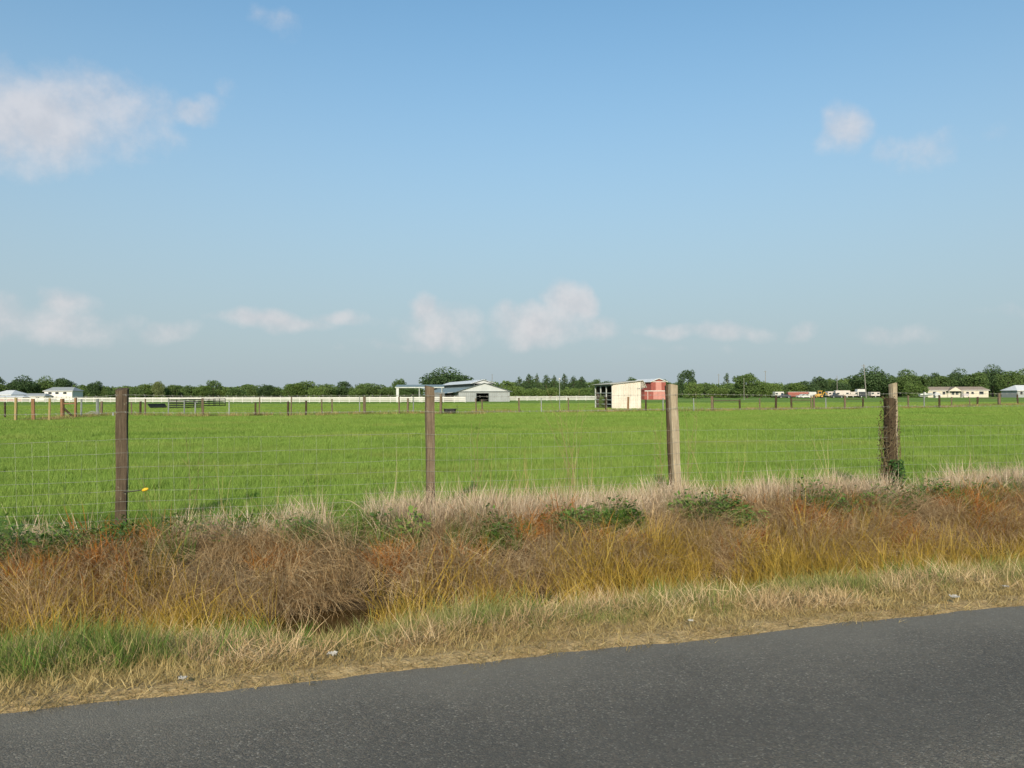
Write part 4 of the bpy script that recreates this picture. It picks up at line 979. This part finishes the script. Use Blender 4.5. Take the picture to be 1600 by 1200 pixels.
def scatter(name, var, pts, rots, scls, label, cat, mat=None, tvar=.5):
    """every tuft of one kind of plant as one mesh of real blades"""
    tufts, mat = var; P = np.array(pts); M = euler_np(np.array(rots)); S = np.array(scls); vid = rng.integers(0, len(tufts), len(P)); VV, FF, TT = [], [], []; off = 0
    for k, (V, Fc, T) in enumerate(tufts):
        q = np.nonzero(vid == k)[0]
        if not len(q): continue
        w = np.einsum('nij,nvj->nvi', M[q], V[None] * S[q][:, None]) + P[q][:, None]
        VV.append(w.reshape(-1, 3)); FF.append((Fc[None] + (np.arange(len(q)) * len(V))[:, None, None]).reshape(-1, 3) + off); off += len(q) * len(V)
        TT.append((T[None] * (1 - tvar) + rng.random(len(q))[:, None] * tvar).ravel())
    o = bpy.data.objects.new(name, tri_mesh(name, np.concatenate(VV), np.concatenate(FF), np.concatenate(TT), mat)); C.objects.link(o); return tag(o, label, cat, kind='stuff')
def tiles(name, coll, pts, rots, scls, label, cat):
    """square tiles of pasture laid out by geometry nodes"""
    nv = len(coll.objects); n = len(pts)
    me = bpy.data.meshes.new(name); me.from_pydata(pts, [], [])
    me.attributes.new('rot', 'FLOAT_VECTOR', 'POINT').data.foreach_set('vector', np.array(rots, 'f').ravel())
    me.attributes.new('scl', 'FLOAT_VECTOR', 'POINT').data.foreach_set('vector', np.array(scls, 'f').ravel())
    me.attributes.new('vid', 'INT', 'POINT').data.foreach_set('value', rng.integers(0, nv, n).astype('i'))
    o = bpy.data.objects.new(name, me); C.objects.link(o); tag(o, label, cat, kind='stuff')
    ng = bpy.data.node_groups.new(name, 'GeometryNodeTree'); ng.interface.new_socket('Geometry', in_out='INPUT', socket_type='NodeSocketGeometry'); ng.interface.new_socket('Geometry', in_out='OUTPUT', socket_type='NodeSocketGeometry')
    gi = ng.nodes.new('NodeGroupInput'); go = ng.nodes.new('NodeGroupOutput'); iop = ng.nodes.new('GeometryNodeInstanceOnPoints'); ci = ng.nodes.new('GeometryNodeCollectionInfo')
    ci.inputs['Collection'].default_value = coll; ci.inputs['Separate Children'].default_value = True; ci.inputs['Reset Children'].default_value = True
    def na(nm, ty): k = ng.nodes.new('GeometryNodeInputNamedAttribute'); k.data_type = ty; k.inputs[0].default_value = nm; return k.outputs[0]
    eu = ng.nodes.new('FunctionNodeEulerToRotation')
    L = ng.links.new; L(gi.outputs[0], iop.inputs['Points']); L(ci.outputs[0], iop.inputs['Instance']); iop.inputs['Pick Instance'].default_value = True
    L(na('vid', 'INT'), iop.inputs['Instance Index']); L(na('rot', 'FLOAT_VECTOR'), eu.inputs[0]); L(eu.outputs[0], iop.inputs['Rotation']); L(na('scl', 'FLOAT_VECTOR'), iop.inputs['Scale']); L(iop.outputs[0], go.inputs[0])
    md = o.modifiers.new('tiles', 'NODES'); md.node_group = ng; return o
def in_view(x, y, m=1.35): return y > 2.5 and abs(x) < .655 * y + m
def sown(density, p0, p1, prob, scl, rot=None, s0=-14, s1=24, zoff=0.0, tilt=.12):
    n = int(density * (p1 - p0) * (s1 - s0)); S = rng.uniform(s0, s1, n); P_ = rng.uniform(p0, p1, n); U = rng.random(n)
    pts, rots, scls = [], [], []
    for s, p, u in zip(S, P_, U):
        x, y = W(s, p)
        if not in_view(x, y) or u > prob(s, p): continue
        k = (scl(s, p) if callable(scl) else scl) * rng.uniform(.7, 1.3)
        pts.append((x, y, ground_z(x, y) + zoff)); rots.append((rng.normal() * tilt, rng.normal() * tilt, rng.uniform(0, 6.28) if rot is None else A + rng.normal() * rot)); scls.append((k, k, k * rng.uniform(.85, 1.2)))
    return pts, rots, scls
def nz(s, p, f, seed): return .5 + .75 * noise.noise((s * f, p * f, seed))
def sm(v, a, b): t = min(1, max(0, (v - a) / (b - a))); return t * t * (3 - 2 * t)
def px_of(s, p): x, y = W(s, p); return 800 + x / y * F
GREEN = [(.045, .085, .012), (.085, .145, .020), (.135, .195, .030), (.21, .25, .055)]
STRAW = [(.22, .145, .06), (.36, .25, .115), (.50, .37, .20), (.60, .47, .29)]
g_field = blade_mat('field grass blade', [(.125, .215, .030), (.17, .27, .042), (.22, .325, .058), (.30, .385, .095)], .4, .45)
def patchy(m):
    # yellower and duller drifts across the pasture
    t = NT(m.node_tree); ramp = next(n for n in t.t.nodes if n.type == 'VALTORGB'); outs = [l.to_socket for l in ramp.outputs[0].links]
    mp = t.n('ShaderNodeMapping'); mp.inputs['Scale'].default_value = (.10, .22, .1); t.link(t.n('ShaderNodeNewGeometry').outputs['Position'], mp.inputs[0])
    f = t.noise(mp.outputs[0], 1.0, 4, .6)
    c = t.mix(t.math('MULTIPLY', t.smooth(f, .48, .68), .55), ramp.outputs[0], (.27, .30, .075)); c = t.mix(t.math('MULTIPLY', t.smooth(f, .46, .30), .5), c, (.085, .17, .022))
    for s in outs: t.link(c, s)
patchy(g_field)
g_tall = blade_mat('rank green blade', [(.040, .095, .014), (.075, .15, .022), (.12, .195, .03), (.24, .27, .08)], .35)
g_olive = blade_mat('verge grass blade', [(.075, .12, .028), (.14, .175, .045), (.25, .24, .075), (.40, .33, .14)], .3, .5)
g_tan = blade_mat('dry tan blade', [(.17, .125, .045), (.30, .22, .085), (.43, .325, .14), (.57, .455, .24)], .3, .4)
g_gold = blade_mat('golden stalk', [(.13, .10, .022), (.27, .18, .03), (.40, .27, .045), (.48, .36, .10)], .3, .4)
g_brown = blade_mat('dead brown blade', [(.21, .135, .065), (.38, .255, .13), (.54, .39, .215), (.70, .55, .35)], .25, .4)
g_orange = blade_mat('rusty dead blade', [(.20, .065, .012), (.32, .11, .016), (.40, .17, .03), (.42, .24, .08)], .3, .4)
g_straw = blade_mat('pale straw', [(.24, .165, .10), (.40, .30, .20), (.53, .42, .30), (.64, .54, .42)], .25, .4)

def make(count, mat, *a, **k): return [clump(a[0], a[1], *a[2:-1], a[-1] + i, **k) for i in range(count)], mat
c_tall = make(4, g_tall, 30, .10, .34, .4, .0075, (.0, .3), (.4, 1.5), 230)
c_olive = make(6, g_olive, 40, .11, .13, .55, .0034, (.1, .9), (.5, 1.7), 240, segs=2)
c_tan = make(6, g_tan, 38, .11, .095, .6, .0038, (.3, 1.3), (.8, 2.0), 250, segs=2)
c_flat = make(5, g_tan, 30, .12, .085, .6, .0042, (.7, 1.45), (1.1, 1.7), 260, segs=2)
c_gold = make(6, g_gold, 24, .12, .34, .5, .0048, (.0, 1.0), (.4, 2.1), 270)
c_drape = make(6, g_brown, 60, .14, .58, .4, .0040, (.5, 1.2), (1.7, 2.9), 280, phi=-1.57, phivar=.9, segs=3)
c_mat = make(6, g_brown, 46, .18, .36, .5, .0036, (.6, 1.5), (1.2, 2.0), 290)
c_orange = make(4, g_orange, 30, .12, .26, .4, .0065, (.4, 1.3), (1.0, 1.9), 300)
c_straw = make(6, g_straw, 42, .11, .33, .5, .0050, (.0, .6), (.3, 2.0), 310)
c_stalk = make(5, blade_mat('seed stalk', STRAW, .2), 5, .05, .80, .35, .0038, (.0, .25), (.1, .9), 320)
def weed(seed):
    r = np.random.default_rng(seed); n = 60; a = r.uniform(0, 6.28, n); q = r.random(n) ** .5 * .14; z = r.random(n) * .26 * (1.2 - q * 4)
    c = np.stack([np.cos(a) * q, np.sin(a) * q, z], 1); u = np.stack([np.cos(a + r.uniform(-1, 1, n)), np.sin(a + r.uniform(-1, 1, n)), r.uniform(-.3, .7, n)], 1); u *= (r.uniform(.015, .034, n) / np.linalg.norm(u, axis=1))[:, None]
    w = np.cross(u, [0, 0, 1.0]) * .5; V = np.stack([c - u, c + w, c + u, c - w], 1).reshape(-1, 3)
    return V, (np.array([(0, 1, 2), (0, 2, 3)])[None] + (np.arange(n) * 4)[:, None, None]).reshape(-1, 3), np.repeat(r.random(n), 4)
c_weed = [weed(i) for i in range(4)], blade_mat('weed leaf', [(.05, .11, .02), (.08, .16, .03), (.12, .20, .04), (.20, .24, .06)], .35)

def wet(s, p): q = px_of(s, p); return 1 - sm(abs(q - 510), 110, 65) * sm(p, 1.45, 1.8)
def gold_amt(s, p):
    q = px_of(s, p); return min(1, .30 + 1.2 * sm(q, 480, 150) + .95 * sm(q, 780, 930) * sm(q, 1420, 1300) + .25 * sm(q, 1380, 1500)) * (.30 + .9 * sm(nz(s, p, 1.3, 5), .30, .6)) * wet(s, p)
scatter('edge_thatch', c_flat, *sown(250, -.22, .9, lambda s, p: (.05 * sm(p, -.22, -.05) + .95 * sm(p, -.13 + .16 * nz(s, 0, 2.5, 1), .05)) * sm(p, 1.0, .35), .85, tilt=.2), 'flattened tan thatch along the edge of the asphalt', 'dead grass')
scatter('dry_verge_grass', c_tan, *sown(140, -.02, 2.5, lambda s, p: wet(s, p) * sm(p, -.02, .3) * (.45 + .65 * sm(nz(s, p, .9, 7), .35, .6)) * sm(p, 2.6, 2.0), lambda s, p: (.55 + .5 * sm(p, .1, .9)) * (1 - .4 * sm(p, 1.4, 2.0)) * (.65 + .5 * nz(s, p, 1.6, 17)) * (.5 + .5 * wet(s, p + .5)), tilt=.35), 'short dry tan grass on the near side of the ditch', 'grass')
c_low = make(5, g_brown, 30, .13, .16, .5, .0036, (.6, 1.4), (1.0, 1.8), 430, segs=2)
scatter('verge_thatch', c_low, *sown(120, .3, 2.4, lambda s, p: wet(s, p) * sm(nz(s, p, 1.5, 29), .46, .64), .9, zoff=.04, tilt=.35), 'brown dead thatch lying in patches on the near verge', 'dead grass')
scatter('verge_grass', c_olive, *sown(215, .12, 2.4, lambda s, p: wet(s, p) * sm(p, .3, 1.0) * (.45 + .9 * sm(nz(s, p, .8, 21), .38, .60) + .5 * sm(px_of(s, p), 600, 200)), lambda s, p: (.6 + .5 * sm(p, .3, 1.1)) * (1 - .4 * sm(p, 1.4, 2.0)) * (.75 + .5 * nz(s, p, 1.4, 19)) * (.5 + .5 * wet(s, p + .5)), tilt=.3), 'short olive green grass mixed into the near verge', 'grass')
def tuft_amt(s, p):
    q = px_of(s, p); a = sm(q, 560, 240) * sm(nz(s, p, .9, 33), .34, .56); b = sm(abs(q - 1065), 60, 20) * sm(abs(p - 1.6), .5, .2); c_ = sm(abs(q - 1425), 70, 20) * sm(abs(p - 1.9), .6, .2); d_ = sm(abs(q - 355), 70, 30)
    return min(1, a + b + c_ + .6 * d_ + .05)
scatter('green_verge_tufts', c_tall, *sown(46, .5, 2.3, lambda s, p: tuft_amt(s, p) * sm(p, .4, .8), .60, tilt=.3), 'taller green grass tufts along the ditch, thickest at the left', 'grass')
scatter('golden_stalks', c_gold, *sown(92, 2.35, 3.85, lambda s, p: gold_amt(s, p) * sm(p, 4.0, 3.4), lambda s, p: .98 * (.65 + .7 * nz(s, p, 1.7, 27)), zoff=.10, tilt=.35), 'golden yellow stalks standing in the ditch', 'stalks')
def water_gap(s, p): q = px_of(s, p); return 1 - .85 * sm(abs(q - 520), 130, 60) * sm(p, 3.3, 3.1)
scatter('hanging_dead_grass', c_drape, *sown(80, 3.35, 4.7, lambda s, p: (.05 + 1.15 * sm(nz(s, p * .7, 1.5, 41), .38, .60)) * water_gap(s, p), 1.02, rot=.45, tilt=.2), 'long dead brown grass hanging down the far bank of the ditch', 'dead grass')
scatter('matted_dead_grass', c_mat, *sown(80, 3.35, 5.2, lambda s, p: (.18 + .85 * sm(nz(s, p, 1.4, 47), .38, .62)) * water_gap(s, p) * (1 - .5 * sm(p, 4.9, 5.3)), .9, tilt=.25), 'matted dead brown grass on the far bank', 'dead grass')
def rust_amt(s, p):
    q = px_of(s, p); return sm(nz(s, p, 1.2, 53), .48, .66) * (.6 + .8 * sm(q, 1150, 1300) + .7 * sm(abs(q - 60), 200, 60))
scatter('rusty_dead_grass', c_orange, *sown(75, 3.5, 5.0, rust_amt, 1.0, zoff=.10, tilt=.3), 'rusty orange patches of dead grass on the far bank', 'dead grass')
scatter('bank_weeds', c_weed, *sown(80, 4.05, 4.8, lambda s, p: sm(nz(s, p, 1.1, 61), .44, .6) * sm(p, 4.0, 4.25), 1.05, zoff=.10, tilt=.3), 'low leafy green weeds below the straw tufts', 'weeds')
scatter('bank_green_grass', c_tall, *sown(40, 4.1, 5.0, lambda s, p: sm(nz(s, p, 1.0, 67), .38, .54), .75, zoff=.05), 'green grass sprouting through the dead bank', 'grass')
def straw_amt(s, p):
    q = px_of(s, p); k = .10 + .90 * sm(q, 450, 640) * sm(q, 1420, 1360) ; k *= 1 - sm(abs(q - 190), 70, 30); return k * sm(nz(s, p * .5, 1.2, 71), .32, .5) * (.4 + .8 * sm(nz(s, p, 3.2, 75), .35, .6))
scatter('straw_tufts', c_straw, *sown(230, 4.65, 5.5, straw_amt, 1.08, zoff=.02, tilt=.32), 'pale upright straw tufts along the foot of the fence', 'dead grass')
scatter('blown_straw', c_straw, *sown(75, 4.9, 6.1, lambda s, p: sm(abs(px_of(s, p) - 1530), 110, 40), 1.15, tilt=.4), 'mound of blown straw right of the vine covered post', 'dead grass')
scatter('fence_line_grass', c_tall, *sown(46, 5.3, 8.0, lambda s, p: sm(p, 5.2, 5.8) * sm(p, 8.2, 6.0) * (.35 + .8 * nz(s, p, .8, 81)), .55), 'rank green grass along the wire fence', 'grass')
scatter('seed_stalks', c_stalk, *sown(9, 5.0, 7.0, lambda s, p: sm(p, 7.6, 5.6) * sm(nz(s, p, .7, 91), .3, .7) * (.4 + sm(abs(px_of(s, p) - 870), 160, 30)), 1.0, tilt=.15), 'thin pale seed stalks standing through the wire fence', 'stalks')
# open pasture: tiles of blades, coarser as it recedes
FINE, MID, FAR = 1.6, 3.2, 6.4
def tile_set(nm, size, n, length, width, seed):
    c = bpy.data.collections.new(nm)
    for i in range(4):
        V, Fc, T = blades(n, square(size), length, .45, width, (.0, .4), (.3, 1.2), seed + i, segs=2)
        patch = np.array([noise.noise((v[0] * 1.1, v[1] * 1.1, seed + i * 3.0)) for v in V[::5]]); V[:, 2] *= np.repeat(.9 + .5 * patch, 5)
        c.objects.link(bpy.data.objects.new(f'{nm}_{i}', tri_mesh(nm, V, Fc, np.clip(T * .7 + .15 + .22 * np.repeat(patch, 5), 0, 1), g_field)))
    return c
def lay(name, coll, size, y0, y1, label):
    pts, rots, scls = [], [], []; yy = y0 + size / 2
    while yy < y1:
        half = .655 * yy + 4; xx = -half
        while xx < half:
            x, y = xx + rng.uniform(-.1, .1) * size, yy + rng.uniform(-.1, .1) * size
            if SP(x, y)[1] > 5.6 + size * .55 and not any(abs(x - bx) < hw_ and by_ < y < by_ + d_ for bx, by_, hw_, d_ in ((12.3, 88, 2, 6),)):
                k = .85 + .35 * nz(x * .6, y * .3, .25, 3); q = 1.08
                pts.append((x, y, ground_z(x, y))); rots.append((0, 0, math.pi / 2 * rng.integers(0, 4))); scls.append((q, q, k))
            xx += size
        yy += size
    tiles(name, coll, pts, rots, scls, label, 'grass')
lay('near_pasture_grass', tile_set('fine_tile', FINE, 5200, .17, .0080, 500), FINE, 9.0, 26.6, 'bright green grass of the pasture nearest the roadside fence')
lay('middle_pasture_grass', tile_set('middle_tile', MID, 6500, .17, .014, 520), MID, 26.6, 58.6, 'bright green grass across the middle of the pasture')
lay('far_pasture_grass', tile_set('far_tile', FAR, 6500, .12, .028, 540), FAR, 58.6, 141.8, 'green grass around and beyond the paddock fence')
# dry uncut strip along the paddock fence
pts, rots, scls = [], [], []
keys = [q for q in sorted(fxyz) if q not in (8, 177, 981)]
for a, b in zip(keys[:-1], keys[1:]):
    A0, B0 = Vector(fxyz[a][:3]), Vector(fxyz[b][:3])
    for i in range(int((B0 - A0).length * 14)):
        c = A0.lerp(B0, rng.random()); x, y = c.x + rng.normal() * .3, c.y + rng.normal() * 1.1
        if nz(x, y, .25, 9) < .35: continue
        k = rng.uniform(.9, 1.7); pts.append((x, y, ground_z(x, y))); rots.append((0, 0, rng.uniform(0, 6.28))); scls.append((k * 1.3, k * 1.3, k))
c_strip = make(5, g_olive, 30, .16, .22, .4, .010, (.0, .5), (.3, 1.3), 400, segs=2)
_o = rng.permutation(len(pts)); pts, rots, scls = [pts[i] for i in _o], [rots[i] for i in _o], [scls[i] for i in _o]
c_strip2 = make(5, g_tan, 30, .16, .24, .4, .011, (.0, .5), (.3, 1.3), 420, segs=2)
h_ = len(pts) // 3 * 2
scatter('dry_fence_strip', c_strip2, pts[h_:], rots[h_:], scls[h_:], 'dry tan grass left standing along the paddock fence', 'dead grass')
pts, rots, scls = pts[:h_], rots[:h_], scls[:h_]
scatter('fence_strip_grass', c_strip, pts, rots, scls, 'uncut yellowish grass growing along the paddock fence', 'grass')

# ------------------------------------------------------------------ litter on the verge
m_paper = plain('weathered paper', (.34, .325, .30), .8, .4, 12)
def litter(px, py, w, label, seed):
    Z = EYE * F / (py - hy(px)); x = X(px, Z); z = ground_z(x, Z); Z = (EYE - z - .06) * F / (py - hy(px)); x = X(px, Z); z = ground_z(x, Z) + .05
    n = 7; v = []; r = random.Random(seed)
    for j in range(n):
        for i in range(n):
            u, t = i / (n - 1) - .5, j / (n - 1) - .5
            v.append((x + u * w * (1 + .3 * noise.noise((t * 4, seed, 0))), Z + t * w * .8, z + .35 * w * (noise.noise((u * 5, t * 5, seed)) + .3)))
    f = [(j * n + i, j * n + i + 1, (j + 1) * n + i + 1, (j + 1) * n + i) for j in range(n - 1) for i in range(n - 1)]
    o = mesh_obj('paper_scrap', v, f, m_paper); m = o.modifiers.new('thick', 'SOLIDIFY'); m.thickness = .003; tag(o, label, 'litter', 'litter on the verge')
litter(1488, 932, .06, 'crumpled white scrap near the asphalt at the right', 1); litter(1568, 915, .04, 'white scrap deeper in the grass at the right edge', 2); litter(519, 1020, .055, 'grey white scrap in the tan grass left of centre', 3); litter(287, 1054, .04, 'white scrap in the tan grass at the lower left', 4); litter(1077, 968, .03, 'small pale scrap in the grass right of centre', 5)
